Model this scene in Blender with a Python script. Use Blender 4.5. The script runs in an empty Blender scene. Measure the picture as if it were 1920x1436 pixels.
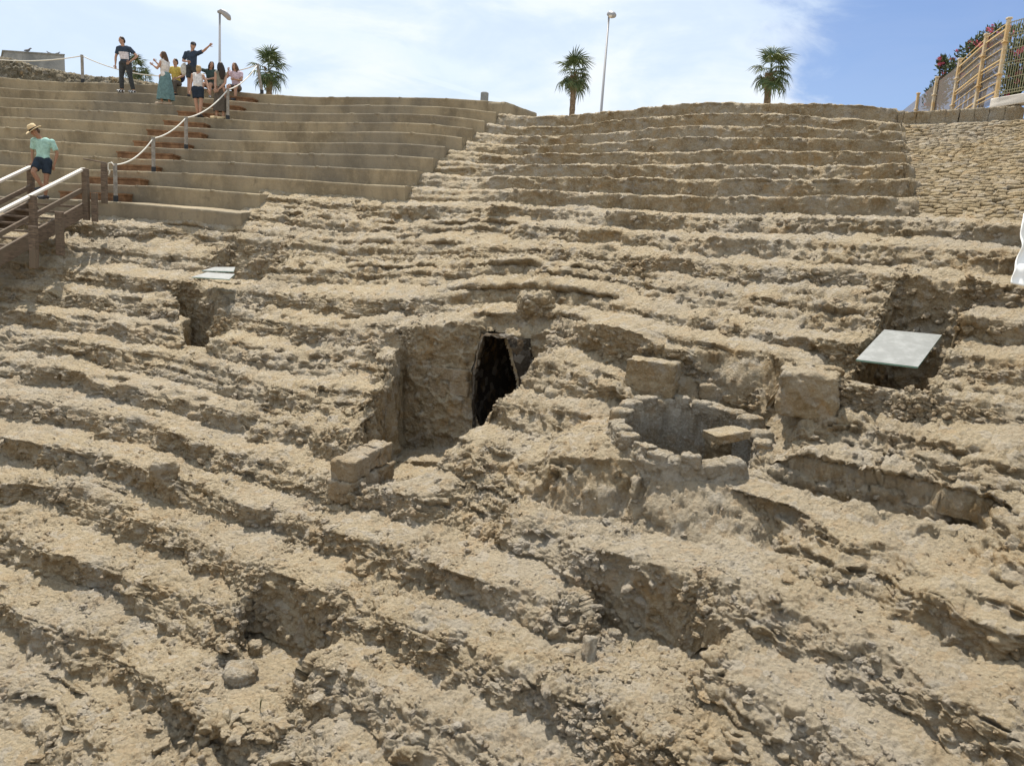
import bpy, bmesh, math, random
import numpy as np
from mathutils import Vector, Matrix
random.seed(4)
rng = np.random.default_rng(4)
scene = bpy.context.scene
COL = scene.collection

# ---------------------------------------------------------------- camera
ZC = 7.0                                    # eye height above the lowest ground
PITCH, ROLL, FPX = 0.17376, 0.067, 1440.0   # focal length in pixels of a 1920 wide picture
def cam_axes():
    r0 = Vector((1, 0, 0)); u0 = Vector((0, math.sin(PITCH), math.cos(PITCH))); f = Vector((0, math.cos(PITCH), -math.sin(PITCH)))
    c, s = math.cos(ROLL), math.sin(ROLL)
    return c*r0 + s*u0, -s*r0 + c*u0, f
CR, CU, CF = cam_axes()
CAM = Vector((0, 0, ZC))
cam = bpy.data.cameras.new('camera'); cam.sensor_width = 36; cam.lens = 36*FPX/1920
cam.clip_start = .1; cam.clip_end = 3000
camo = bpy.data.objects.new('camera', cam); COL.objects.link(camo)
camo.matrix_world = Matrix(((CR.x, CU.x, -CF.x, 0), (CR.y, CU.y, -CF.y, 0), (CR.z, CU.z, -CF.z, ZC), (0, 0, 0, 1)))
scene.camera = camo
def ray(px, py):
    return (CR*(px-960) + CU*(718-py) + CF*FPX).normalized()
def at_y(px, py, Y):                        # the point of the ray at a given distance ahead
    d = ray(px, py); return CAM + d*(Y/d.y)
def project(x, y, z):
    x, y, z = np.asarray(x, float), np.asarray(y, float), np.asarray(z, float)-ZC
    a = x*CR.x+y*CR.y+z*CR.z; b = x*CU.x+y*CU.y+z*CU.z; c = np.maximum(x*CF.x+y*CF.y+z*CF.z, .01)
    return 960+FPX*a/c, 718-FPX*b/c, x*CF.x+y*CF.y+z*CF.z

# ---------------------------------------------------------------- light
SUN_EL, SUN_AZ = math.radians(65), math.radians(-24)      # azimuth from +Y towards +X
sun = bpy.data.lights.new('sun', 'SUN'); sun.energy = 3.8; sun.angle = math.radians(.53); sun.color = (1, .94, .845)
suno = bpy.data.objects.new('sun', sun); COL.objects.link(suno)
sdir = Vector((math.sin(SUN_AZ)*math.cos(SUN_EL), math.cos(SUN_AZ)*math.cos(SUN_EL), math.sin(SUN_EL)))
suno.rotation_euler = sdir.to_track_quat('Z', 'Y').to_euler()
suno.location = (0, 0, 30)
scene.view_settings.view_transform = 'Standard'; scene.view_settings.look = 'None'
scene.view_settings.exposure = .95; scene.view_settings.gamma = 1; scene.view_settings.use_curve_mapping = False

class NT:                                   # tiny node helper
    def __init__(s, nt): s.nt = nt; s.L = nt.links
    def n(s, t, **kw):
        nd = s.nt.nodes.new(t)
        for k, v in kw.items():
            if k[0] == '_': setattr(nd, k[1:], v)
        for k, v in kw.items():
            if k[0] != '_':
                i = nd.inputs[int(k[1:])] if k[0] == 'i' and k[1:].isdigit() else nd.inputs[k.replace('__', ' ')]
                if isinstance(v, bpy.types.NodeSocket): s.L.new(v, i)
                else: i.default_value = v
        return nd
    def math(s, op, a, b=0.0, c=0.0, clamp=False):
        nd = s.nt.nodes.new('ShaderNodeMath'); nd.operation = op; nd.use_clamp = clamp
        for i, v in enumerate((a, b, c)):
            if isinstance(v, bpy.types.NodeSocket): s.L.new(v, nd.inputs[i])
            else: nd.inputs[i].default_value = v
        return nd.outputs[0]
    def dot(s, a, v):
        nd = s.nt.nodes.new('ShaderNodeVectorMath'); nd.operation = 'DOT_PRODUCT'; s.L.new(a, nd.inputs[0]); nd.inputs[1].default_value = tuple(v); return nd.outputs['Value']
    def ramp(s, f, lo, hi, a=0.0, b=1.0):
        nd = s.nt.nodes.new('ShaderNodeMapRange'); nd.interpolation_type = 'SMOOTHSTEP'; s.L.new(f, nd.inputs[0])
        for i, v in enumerate((lo, hi, a, b)): nd.inputs[1+i].default_value = v
        return nd.outputs[0]
    def noise(s, vec, scale, det=3, rough=.55, dist=0):
        nd = s.nt.nodes.new('ShaderNodeTexNoise'); s.L.new(vec, nd.inputs['Vector']); nd.inputs['Scale'].default_value = scale
        nd.inputs['Detail'].default_value = det; nd.inputs['Roughness'].default_value = rough; nd.inputs['Distortion'].default_value = dist
        return nd.outputs[0]
    def mix(s, f, a, b, typ='MIX'):
        nd = s.nt.nodes.new('ShaderNodeMix'); nd.data_type = 'RGBA'; nd.blend_type = typ; nd.clamp_factor = True
        for i, v in ((0, f), (6, a), (7, b)):
            if isinstance(v, bpy.types.NodeSocket): s.L.new(v, nd.inputs[i])
            else: nd.inputs[i].default_value = v if i == 0 else (*v[:3], 1)
        return nd.outputs[2]

world = bpy.data.worlds.new('World'); scene.world = world; world.use_nodes = True
wt = world.node_tree; wt.nodes.clear(); W = NT(wt)
sky = W.n('ShaderNodeTexSky', _sky_type='NISHITA', _sun_disc=False, _sun_elevation=SUN_EL, _sun_rotation=SUN_AZ, _air_density=1.0, _dust_density=.6, _ozone_density=1.6)
gen = W.n('ShaderNodeTexCoord').outputs['Generated']
STR = .14
el = W.n('ShaderNodeSeparateXYZ', i0=gen).outputs['Z']
# the clear patch of blue right of the clouds, thin veils elsewhere
blue_c = ray(1830, 40)
mp = W.n('ShaderNodeMapping', Vector=gen); mp.inputs['Rotation'].default_value = (0.1, -.35, .3); mp.inputs['Scale'].default_value = (1.0, 1.0, 2.6)
c1 = W.noise(mp.outputs[0], 2.2, 7, .55, .35)
c2 = W.noise(mp.outputs[0], 6.5, 8, .6, .5)
near = W.dot(gen, blue_c)
near = W.math('ADD', near, W.math('MULTIPLY', W.math('SUBTRACT', c2, .5), .055))
patch = W.ramp(near, .972, .993)
cl = W.math('ADD', W.math('MULTIPLY', c1, .62), W.math('MULTIPLY', c2, .38))
veil = W.ramp(cl, .36, .60)
cover = W.math('ADD', W.math('MULTIPLY', veil, .26), .80)
cover = W.math('MULTIPLY', cover, W.math('SUBTRACT', 1.0, W.math('MULTIPLY', patch, .86)))
lowblue = W.ramp(el, .11, .24)              # veils thin out a little towards the skyline on the right
# two old vapour trails
def trail(a, b, w, amt):
    n = ray(*a).cross(ray(*b)).normalized()
    d = W.math('ABSOLUTE', W.math('ADD', W.dot(gen, n), W.math('MULTIPLY', W.math('SUBTRACT', c2, .5), .004)))
    m = W.math('SUBTRACT', 1.0, W.ramp(d, w*.2, w))
    mid = (ray(*a)+ray(*b)).normalized()
    m = W.math('MULTIPLY', m, W.ramp(W.dot(gen, mid), .965, .992))
    return W.math('MULTIPLY', m, W.math('MULTIPLY', W.ramp(c2, .25, .55, .45, 1.0), amt))
tr = W.math('MAXIMUM', trail((290, -8), (800, 148), .0042, .55), trail((80, -70), (1000, 175), .02, .22))
cover = W.math('MAXIMUM', cover, W.math('ADD', cover, tr), clamp=True)
skyc = W.mix(1.0, sky.outputs[0], (.31, .365, .47), 'MULTIPLY')
cloud = W.mix(W.ramp(cl, .42, .62), (3.05, 3.5, 4.0), (3.6, 3.78, 3.95))
col = W.mix(cover, skyc, cloud)
bg = W.n('ShaderNodeBackground', Color=col, Strength=STR)
out = W.n('ShaderNodeOutputWorld', Surface=bg.outputs[0])

# ---------------------------------------------------------------- materials
def mat(name, base, rough=.85, build=None, **kw):
    m = bpy.data.materials.new(name); m.use_nodes = True; T = NT(m.node_tree)
    b = m.node_tree.nodes['Principled BSDF']; b.inputs['Roughness'].default_value = rough
    b.inputs['Base Color'].default_value = (*base, 1)
    try: b.inputs['Specular IOR Level'].default_value = kw.pop('spec', .25)
    except KeyError: pass
    for k, v in kw.items(): b.inputs[k].default_value = v
    if build: build(T, b)
    return m
def pos(T): return T.n('ShaderNodeNewGeometry').outputs['Position']
def objc(T): return T.n('ShaderNodeTexCoord').outputs['Object']
def bump(T, b, h, dist=.01, st=.6):
    bm = T.n('ShaderNodeBump', Height=h, Distance=dist, Strength=st); T.L.new(bm.outputs[0], b.inputs['Normal'])

def rock_nodes(dark=(.27, .195, .105), mid=(.39, .31, .20), pale=(.54, .465, .345), gray=(.41, .355, .27), dust=1.0, space=pos):
    def f(T, b):
        p = space(T)
        big = T.noise(p, .55, 4, .6, .3); med = T.noise(p, 3.1, 6, .65, .4); fin = T.noise(p, 26, 6, .75); gr = T.noise(p, 110, 3, .8)
        c = T.mix(T.ramp(med, .36, .64), dark, mid)
        c = T.mix(T.math('MULTIPLY', T.ramp(fin, .48, .66), .55), c, pale)
        c = T.mix(T.math('MULTIPLY', T.ramp(big, .48, .62), .6), c, gray)
        och = T.noise(p, 1.5, 5, .7, .6); c = T.mix(T.math('MULTIPLY', T.ramp(och, .55, .68), .55), c, (.42, .27, .12))
        nz = T.n('ShaderNodeSeparateXYZ', i0=T.n('ShaderNodeNewGeometry').outputs['Normal']).outputs['Z']
        dmask = T.math('MULTIPLY', T.ramp(T.math('ADD', nz, T.math('MULTIPLY', T.math('SUBTRACT', med, .5), .5)), .15, .85), .55*dust)
        dcol = T.mix(T.ramp(big, .40, .62), (.488, .405, .277), (.43, .364, .268))
        dcol = T.mix(T.math('MULTIPLY', T.ramp(fin, .40, .62), .35), dcol, (.55, .485, .37))
        c = T.mix(dmask, c, dcol)
        c = T.mix(T.math('MULTIPLY', T.ramp(gr, .60, .74), .5), c, (.68, .62, .50))
        c = T.mix(T.math('MULTIPLY', T.ramp(gr, .43, .31), .45), c, (.18, .135, .085))
        vor = T.n('ShaderNodeTexVoronoi', Vector=p, Scale=9.0, _feature='F1')
        tone = T.n('ShaderNodeSeparateColor', i0=vor.outputs['Color']).outputs[0]
        c = T.mix(T.math('MULTIPLY', T.ramp(tone, .80, .97), .22), c, (.42, .28, .15))
        c = T.mix(T.math('MULTIPLY', T.ramp(tone, .28, .05), .30), c, (.52, .48, .42))
        c = T.mix(T.math('MULTIPLY', T.ramp(och, .44, .33), .38), c, (.36, .345, .315))
        T.L.new(c, b.inputs['Base Color'])
        h = T.math('ADD', T.math('MULTIPLY', T.noise(p, 48, 5, .8), 1.0), T.math('MULTIPLY', gr, .6))
        vb = T.n('ShaderNodeTexVoronoi', Vector=p, Scale=26.0, _feature='SMOOTH_F1')
        h = T.math('ADD', h, T.math('MULTIPLY', vb.outputs['Distance'], -1.1))
        bump(T, b, h, .04, 1.0)
    return f
ROCK = mat('weathered_rock', (.35, .28, .2), .95, rock_nodes(), spec=.1)
PALE = mat('pale_lime_rock', (.5, .45, .38), .95, rock_nodes((.23, .18, .115), (.37, .315, .235), (.60, .57, .51), (.44, .41, .35), dust=.6), spec=.1)
SMOOTHROCK = mat('dressed_sandstone', (.4, .32, .22), .93, rock_nodes((.27, .20, .12), (.37, .29, .19), (.45, .38, .28), (.38, .33, .26), dust=.6), spec=.1)
def conc(T, b):
    p = pos(T)
    st = T.n('ShaderNodeMapping', Vector=p); st.inputs['Scale'].default_value = (1, 1, .35)
    a = T.noise(st.outputs[0], 1.3, 6, .62, .5); m = T.noise(p, 4.5, 6, .7, .3); fi = T.noise(p, 40, 4, .7)
    c = T.mix(T.ramp(a, .34, .64), (.195, .157, .103), (.32, .262, .175))
    c = T.mix(T.math('MULTIPLY', T.ramp(m, .50, .70), .65), c, (.35, .28, .18))
    c = T.mix(T.math('MULTIPLY', T.ramp(m, .44, .30), .55), c, (.135, .11, .08))
    c = T.mix(T.math('MULTIPLY', T.ramp(fi, .56, .72), .4), c, (.45, .39, .29))
    c = T.mix(T.math('MULTIPLY', T.ramp(T.noise(p, .35, 3), .45, .60), .45), c, (.17, .155, .13))
    T.L.new(c, b.inputs['Base Color']); bump(T, b, T.math('ADD', fi, T.math('MULTIPLY', m, 1.5)), .012, .6)
CONC = mat('stained_concrete', (.3, .25, .17), .92, conc, spec=.12)
def wood(T, b):
    p = pos(T)
    mpn = T.n('ShaderNodeMapping', Vector=p); mpn.inputs['Scale'].default_value = (3, 3, 22)
    g = T.noise(mpn.outputs[0], 2.2, 5, .6, .6); k = T.noise(p, 1.8, 3)
    c = T.mix(T.ramp(g, .35, .65), (.085, .062, .045), (.19, .14, .10))
    c = T.mix(T.ramp(k, .45, .65), c, (.135, .105, .075)); T.L.new(c, b.inputs['Base Color']); bump(T, b, g, .006, .5)
WOOD = mat('weathered_timber', (.15, .11, .07), .75, wood)
WOODR = mat('reddish_timber', (.2, .1, .05), .7, lambda T, b: (T.L.new(T.mix(T.ramp(T.noise(pos(T), 5, 5, .7), .35, .65), (.13, .066, .032), (.245, .135, .068)), b.inputs['Base Color'])))
WOODG = mat('grey_post_timber', (.26, .24, .22), .8, lambda T, b: (T.L.new(T.mix(T.ramp(T.noise(pos(T), 9, 5, .7), .35, .65), (.20, .18, .155), (.32, .295, .26)), b.inputs['Base Color'])))
RAILGLARE = mat('sunlit_tone_timber', (.62, .57, .50), .45, spec=.5)  # pale handrail timber, the glare of the sun put into its colour
SHOE_IRON = mat('dark_iron', (.03, .032, .035), .6)
ROPE = mat('pale_rope', (.66, .63, .56), .9)
GLASS = mat('frosted_glass', (.2, .2, .2), .55, lambda T, b: (T.L.new(T.mix(T.ramp(T.noise(pos(T), 7, 5, .7), .4, .68), (.165, .17, .16), (.225, .23, .22)), b.inputs['Base Color'])), spec=.5)
GLASSE = mat('glass_edge', (.18, .32, .27), .25, spec=.5)
TUNM = mat('shade_dark_stone', (.06, .048, .036), .97, rock_nodes((.035, .027, .018), (.06, .047, .033), (.085, .07, .05), (.07, .06, .05), dust=0.0), spec=.05)  # shade inside the doorway put into the rock colour, near-black throughout
DARKM = mat('near_black_earth', (.05, .042, .034), .98)  # near-black base colour of the tunnel end and the well floor
STEEL = mat('galvanised_steel', (.30, .30, .31), .5, **{'Metallic': .3})
GREY = mat('grey_render', (.20, .21, .215), .9, lambda T, b: (T.L.new(T.mix(T.ramp(T.noise(pos(T), .7, 5, .7, .5), .35, .65), (.15, .16, .165), (.26, .265, .26)), b.inputs['Base Color'])))
PLASTER = mat('pale_plaster', (.6, .56, .5), .9)
FPOST = mat('ochre_painted_post', (.62, .42, .18), .6, lambda T, b: (T.L.new(T.mix(T.ramp(T.noise(pos(T), 3, 4, .7), .4, .6), (.52, .35, .16), (.55, .46, .33)), b.inputs['Base Color'])))
FRAIL = mat('cream_painted_wire', (.60, .44, .22), .6)
FWIRE = mat('olive_painted_wire', (.30, .28, .17), .6)
def netm(T, b):
    out = [n for n in T.nt.nodes if n.type == 'OUTPUT_MATERIAL'][0]
    tr_ = T.n('ShaderNodeBsdfTransparent'); tr_.inputs[0].default_value = (1, 1, 1, 1)
    mx = T.n('ShaderNodeMixShader'); mx.inputs[0].default_value = .72
    T.L.new(tr_.outputs[0], mx.inputs[1]); T.L.new(b.outputs[0], mx.inputs[2]); T.L.new(mx.outputs[0], out.inputs[0])
NET = mat('grey_shade_net', (.17, .145, .125), .9, netm)
CLOTHW = mat('white_sheet', (.78, .77, .74), .85)
LEAFP = mat('palm_leaf', (.07, .095, .035), .6, lambda T, b: (T.L.new(T.mix(T.ramp(T.noise(objc(T), 3, 3), .35, .65), (.05, .08, .03), (.12, .15, .06)), b.inputs['Base Color'])))
TRUNK = mat('palm_trunk', (.17, .125, .085), .95, lambda T, b: (T.L.new(T.mix(T.ramp(T.noise(objc(T), 8, 5, .7), .35, .65), (.10, .075, .05), (.24, .18, .12)), b.inputs['Base Color'])))
LEAFO = mat('oleander_leaf', (.075, .10, .05), .55, lambda T, b: (T.L.new(T.mix(T.ramp(T.noise(pos(T), 9, 3), .35, .65), (.045, .07, .035), (.11, .14, .065)), b.inputs['Base Color'])))
PINK = mat('pink_petal', (.62, .15, .23), .6)
GRASSD = mat('dry_weed', (.10, .10, .045), .9)
EARTH = mat('dry_earth', (.33, .27, .19), .97, rock_nodes(dust=.8), spec=.1)

# ---------------------------------------------------------------- scene helpers
def tag(o, label=None, cat=None, group=None, kind=None):
    if label: o['label'] = label
    if cat: o['category'] = cat
    if group: o['group'] = group
    if kind: o['kind'] = kind
    return o
def empty(name, loc=(0, 0, 0), label=None, cat=None, group=None, rz=0):
    o = bpy.data.objects.new(name, None); COL.objects.link(o); o.location = loc; o.rotation_euler.z = rz; o.empty_display_size = .2
    return tag(o, label, cat, group)
def link(name, me, m=None, parent=None, world=True):
    o = bpy.data.objects.new(name, me); COL.objects.link(o)
    if m is not None and len(me.materials) == 0: me.materials.append(m)
    if parent is not None:
        o.parent = parent
        if world: o.matrix_parent_inverse = Matrix.LocRotScale(parent.location, parent.rotation_euler, parent.scale).inverted()
    return o
def np_mesh(name, V, F, smooth=True, mats=None, midx=None):
    me = bpy.data.meshes.new(name); V = np.ascontiguousarray(V, np.float32); F = np.ascontiguousarray(F, np.int32)
    me.vertices.add(len(V)); me.vertices.foreach_set('co', V.ravel())
    me.loops.add(F.size); me.loops.foreach_set('vertex_index', F.ravel())
    me.polygons.add(len(F)); n = F.shape[1]
    me.polygons.foreach_set('loop_start', np.arange(0, F.size, n, dtype=np.int32))
    if smooth: me.polygons.foreach_set('use_smooth', np.ones(len(F), bool))
    for m in mats or []: me.materials.append(m)
    if midx is not None: me.polygons.foreach_set('material_index', np.asarray(midx, np.int32))
    me.update(calc_edges=True); me.validate()
    return me
class MB:                                   # mesh collector
    def __init__(s): s.v = []; s.f = []
    def add(s, v, f):
        n = len(s.v); s.v += [tuple(p) for p in v]; s.f += [tuple(i+n for i in q) for q in f]; return s
    def box(s, c, size, ax=None):           # centre, full size, axes
        ax = ax or (Vector((1, 0, 0)), Vector((0, 1, 0)), Vector((0, 0, 1))); c = Vector(c)
        v = [c + ax[0]*(size[0]/2*i) + ax[1]*(size[1]/2*j) + ax[2]*(size[2]/2*k) for i in (-1, 1) for j in (-1, 1) for k in (-1, 1)]
        return s.add(v, [(0, 1, 3, 2), (4, 6, 7, 5), (0, 4, 5, 1), (2, 3, 7, 6), (0, 2, 6, 4), (1, 5, 7, 3)])
    def beam(s, a, b, w, h, up=(0, 0, 1)):  # bar from a to b
        a, b = Vector(a), Vector(b); d = (b-a); L = d.length; d = d/L; side = d.cross(Vector(up)).normalized(); u = side.cross(d)
        return s.box((a+b)/2, (L, w, h), (d, side, u))
    def tube(s, pts, r, n=8, cap=True):
        pts = [Vector(p) for p in pts]; r = r if isinstance(r, (list, tuple)) else [r]*len(pts); rings = []; prev = None
        for i, p in enumerate(pts):
            d = (pts[min(i+1, len(pts)-1)]-pts[max(i-1, 0)]).normalized()
            if prev is None: a = d.orthogonal().normalized()
            else:
                a = prev - d*prev.dot(d); a = a.normalized() if a.length > 1e-6 else d.orthogonal().normalized()
            prev = a; b = d.cross(a); rr = r[i] if isinstance(r[i], (tuple, list)) else (r[i], r[i])
            rings.append([p + a*(math.cos(t)*rr[0]) + b*(math.sin(t)*rr[1]) for t in [2*math.pi*k/n for k in range(n)]])
        v = [q for R in rings for q in R]; f = []
        for i in range(len(rings)-1):
            for k in range(n):
                f.append((i*n+k, i*n+(k+1) % n, (i+1)*n+(k+1) % n, (i+1)*n+k))
        if cap: f.append(tuple(range(n-1, -1, -1))); f.append(tuple((len(rings)-1)*n+k for k in range(n)))
        return s.add(v, f)
    def ball(s, c, r, nu=10, nv=7, rot=None):
        r = r if isinstance(r, (tuple, list)) else (r, r, r); c = Vector(c); v = []; f = []
        for j in range(nv+1):
            ph = math.pi*j/nv
            for i in range(nu):
                t = 2*math.pi*i/nu; p = Vector((r[0]*math.sin(ph)*math.cos(t), r[1]*math.sin(ph)*math.sin(t), r[2]*math.cos(ph)))
                if rot is not None: p = rot @ p
                v.append(c+p)
        for j in range(nv):
            for i in range(nu): f.append((j*nu+i, (j+1)*nu+i, (j+1)*nu+(i+1) % nu, j*nu+(i+1) % nu))
        return s.add(v, f)
    def mesh(s, name, smooth=False):
        me = bpy.data.meshes.new(name); me.from_pydata(s.v, [], s.f); me.validate(); me.update()
        if smooth:
            me.polygons.foreach_set('use_smooth', [True]*len(me.polygons))
        return me
    def build(s, name, m, parent=None, smooth=False, bevel=0):
        me = s.mesh(name, smooth)
        if bevel:
            bm = bmesh.new(); bm.from_mesh(me); bmesh.ops.remove_doubles(bm, verts=bm.verts, dist=1e-5)
            bmesh.ops.recalc_face_normals(bm, faces=bm.faces)
            bmesh.ops.bevel(bm, geom=[e for e in bm.edges if len(e.link_faces) == 2 and e.calc_face_angle(0) > .5], offset=bevel, segments=1, affect='EDGES'); bm.to_mesh(me); bm.free()
        return link(name, me, m, parent)

# ---------------------------------------------------------------- numpy noise
_G = rng.normal(size=(4096, 3)).astype(np.float32); _G /= np.linalg.norm(_G, axis=1)[:, None]
_J = rng.random((4096, 3)).astype(np.float32)
def _hash(i, j, k):
    h = (i*73856093) ^ (j*19349663) ^ (k*83492791); h ^= h >> 13; h *= 1274126177; h ^= h >> 16
    return (h & 4095).astype(np.int32)
def perlin(P):
    P = P.astype(np.float32); I = np.floor(P).astype(np.int64); F = P-I; U = F*F*F*(F*(F*6-15)+10); out = np.zeros(len(P), np.float32)
    for a in (0, 1):
        for b in (0, 1):
            for c in (0, 1):
                g = _G[_hash(I[:, 0]+a, I[:, 1]+b, I[:, 2]+c)]
                d = g[:, 0]*(F[:, 0]-a)+g[:, 1]*(F[:, 1]-b)+g[:, 2]*(F[:, 2]-c)
                out += d*(U[:, 0] if a else 1-U[:, 0])*(U[:, 1] if b else 1-U[:, 1])*(U[:, 2] if c else 1-U[:, 2])
    return out*1.5
def cobble(P):                               # domed lumps with creases between, 0..1
    P = P.astype(np.float32); I = np.floor(P-.5).astype(np.int64); best = np.full(len(P), 9., np.float32); sec = best.copy()
    for a in (0, 1):
        for b in (0, 1):
            for c in (0, 1):
                J = I+np.array([a, b, c]); q = J+.06+.88*_J[_hash(J[:, 0]+11, J[:, 1]+5, J[:, 2]+3)]
                d = ((P-q)**2).sum(1).astype(np.float32); m = d < best
                sec = np.where(m, best, np.minimum(sec, d)); best = np.where(m, d, best)
    f1 = np.sqrt(best); f2 = np.sqrt(sec)
    return np.clip((f2-f1)*2.2, 0, 1)**.6*.75 + .25*(1-np.clip(f1, 0, 1))
def sstep(x, a, b):
    t = np.clip((x-a)/(b-a), 0, 1); return t*t*(3-2*t)
def n1d(x, seed, s=1.0):
    x = np.asarray(x); return perlin(np.stack([x.ravel()/s, np.full(x.size, seed*3.71+.37), np.full(x.size, seed*1.93+.71)], 1)).reshape(x.shape)

def rock_disp(P, N, amp=1.0, tread_calm=.45, detail=1.0):
    S = np.array([1, 1, 1.1], np.float32)
    w = np.stack([perlin(P/.23+5), perlin(P/.23+31), perlin(P/.23+57)], 1)*.032
    Q = (P+w)*S
    mask = sstep(perlin(P/1.25+20)+.6*perlin(P/.5+40), -.15, .40)
    side = 1-sstep(N[:, 2], .35, .9)
    rough = side*(.55+.45*mask) + (1-side)*(tread_calm+(1-tread_calm)*mask)
    h = (.055+.03*side)*perlin(P/.95)+(.038+.02*side)*perlin(P/.40+7)
    c1, c2, c3 = cobble(Q/.30), cobble(Q/.125+3), cobble(Q/.052+8)
    h += rough*((.070+.025*side)*(c1-.5)+.046*(c2-.5))
    h += (.6+.4*rough)*(.026*(c3-.5)+.017*perlin(P/.075+9)+.013*perlin(P/.024+2)*detail)
    cr = np.abs(perlin(P/.62+50)); h -= rough*.03*(1-sstep(cr, 0, .06))
    pit = perlin(Q/.15+70); h -= (.4+.5*side)*.06*sstep(pit, .30, .55)
    return P + N*(h*amp)[:, None]

def grid_faces(nr, nc):
    i = np.arange(nr-1)[:, None]*nc + np.arange(nc-1)[None, :]
    return np.stack([i, i+1, i+nc+1, i+nc], -1).reshape(-1, 4)
def grid_normals(V):                          # V [nr,nc,3]
    a = np.gradient(V, axis=0); b = np.gradient(V, axis=1); n = np.cross(b, a); l = np.linalg.norm(n, axis=2, keepdims=True)
    return n/np.maximum(l, 1e-9)

# ---------------------------------------------------------------- plan of the theatre: rings round one centre
CX, CY, R0, TR, Z0, RI = -13.514, -9.397, 28.401, .748, .332, .42
TOP = [(250,375.4,0),(250,347.7,1),(250,322,2),(250,298,3),(250,273,4),(250,252.6,5),(250,230.7,6),(560,369,1),(560,337,2),(560,313,3),(560,288,4),(560,267,5),(560,247,6),(560,227.5,7),(560,211.6,8),(560,197,9),(560,183,10),(800,185,10),(800,198.5,9),(800,215,8),(800,230,7),(800,249,6),(800,272,5),(800,295.5,4),(800,320,3),(50,221,6),(50,202,7),(50,185,8),(50,168.6,9),(50,151,10),(50,241,5),(50,260.5,4),(50,286,3),(50,311,2),(1600,362,2),(1600,336,3),(1600,306,4),(1600,277,5),(1600,257,6),(1600,236,7),(1600,217,8),(1600,201,9),(1000,350,2),(1000,330,3),(1000,307,4),(1000,284.6,5),(1000,252,7),(1000,235,8),(1000,219.5,9),(480,358,1),(900,347,2),(1880,203,9),(1800,203,9),(1700,202,9)]
BOT = [(250,414,0),(300,518,-2),(300,562,-3),(300,663,-5),(300,714,-6),(300,776,-7),(300,933,-9),(300,1050,-10),(300,1170,-11),(300,1345,-12),(1600,400,2),(1000,386,2),(1500,450,1),(1500,494,0),(1500,550,-1),(902,919,-7),(1033,960,-7),(1240,1005,-7),(1436,1054,-7),(1648,1152,-7),(1917,1287,-7),(902,1046,-8),(1086,1099,-8),(1300,1150,-8),(1452,1225,-8),(1579,1315,-8),(1820,1434,-8),(710,1091,-9),(853,1131,-9),(951,1176,-9),(1082,1238,-9),(616,1168,-10),(790,1262,-10),(943,1311,-10),(1130,1433,-10),(450,1110,-10),(130,975,-10),(270,1028,-10),(110,1095,-11),(390,1240,-11),(600,1332,-11),(722,1426,-11),(0,1220,-12),(150,1290,-12),(0,800,-8),(0,700,-7),(0,960,-10),(200,615,-5),(100,640,-5),(1590,785,-4),(1920,828,-4),(1690,905,-5),(1000,500,-1),(700,460,0),(620,655,-4),(850,760,-6),(660,790,-6),(640,900,-7)]
def ring_hit(px, py, R):
    d = ray(px, py); h = math.hypot(d.x, d.y); ax, ay = d.x/h, d.y/h
    B = -(ax*CX+ay*CY); Cc = CX*CX+CY*CY-R*R; D = -B+math.sqrt(max(B*B-Cc, .01)); return ax*D, ay*D, D, d.z/h
dat = []
for L_, b_ in ((TOP, 0), (BOT, 1)):
    for px, py, k in L_:
        R = R0+TR*k; x, y, D, sl = ring_hit(px, py, R); z = Z0+RI*(k-b_)
        err = z/D - sl                      # slope error, wants to be zero
        gz = 1/D; ux, uy = x/D, y/D; c = ux*(x-CX)/R+uy*(y-CY)/R; gR = -z/(D*D)/max(c, .3)
        if k >= 2: gR = 0
        nn = gz*gz+gR*gR; dat.append((x, y, -err*gR/nn, -err*gz/nn))
dat = np.array(dat); KL = 2.1
_K = np.exp(-((dat[:, None, 0]-dat[None, :, 0])**2+(dat[:, None, 1]-dat[None, :, 1])**2)/(2*KL*KL))
_Wt = np.linalg.solve(_K+.22*np.eye(len(dat)), dat[:, 2:4])
TH = np.radians(np.linspace(28, 112, 420)); PH = np.arange(-17, 13.01, .5)
_T, _P = np.meshgrid(TH, PH); _R = R0+TR*_P; _x = CX+_R*np.cos(_T); _y = CY+_R*np.sin(_T)
_W = np.exp(-((_x.ravel()[:, None]-dat[None, :, 0])**2+(_y.ravel()[:, None]-dat[None, :, 1])**2)/(2*KL*KL)) @ _Wt
FR = np.clip(_W[:, 0].reshape(_T.shape), -.45, .45); FZ = np.clip(_W[:, 1].reshape(_T.shape), -.45, .45)
def field(F, th, ph):
    a = np.clip((th-TH[0])/(TH[1]-TH[0]), 0, len(TH)-1.001); b = np.clip((ph-PH[0])/.5, 0, len(PH)-1.001)
    i = a.astype(int); j = b.astype(int); fa = a-i; fb = b-j
    return (F[j, i]*(1-fa)+F[j, i+1]*fa)*(1-fb)+(F[j+1, i]*(1-fa)+F[j+1, i+1]*fa)*fb
def plan(th, ph, z=None):                   # ring coordinates to the place
    th = np.asarray(th, float); ph = np.broadcast_to(np.asarray(ph, float), th.shape)
    R = R0+TR*ph+field(FR, th, ph); x = CX+R*np.cos(th); y = CY+R*np.sin(th)
    zz = (Z0+RI*ph if z is None else z) + field(FZ, th, ph) + ZC
    return x, y, zz
def zk(k): return Z0+RI*k
def th_at(px, k, z=None):                   # angle at which ring k passes below column px of the picture
    t = np.radians(np.linspace(30, 110, 1600)); x, y, zz = plan(t, np.full(t.shape, float(k)), zk(k) if z is None else z)
    u, v, w = project(x, y, zz); ok = w > 1; u = u[ok]; t = t[ok]; o = np.argsort(u); return float(np.interp(px, u[o], t[o]))
rad = np.radians

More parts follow.
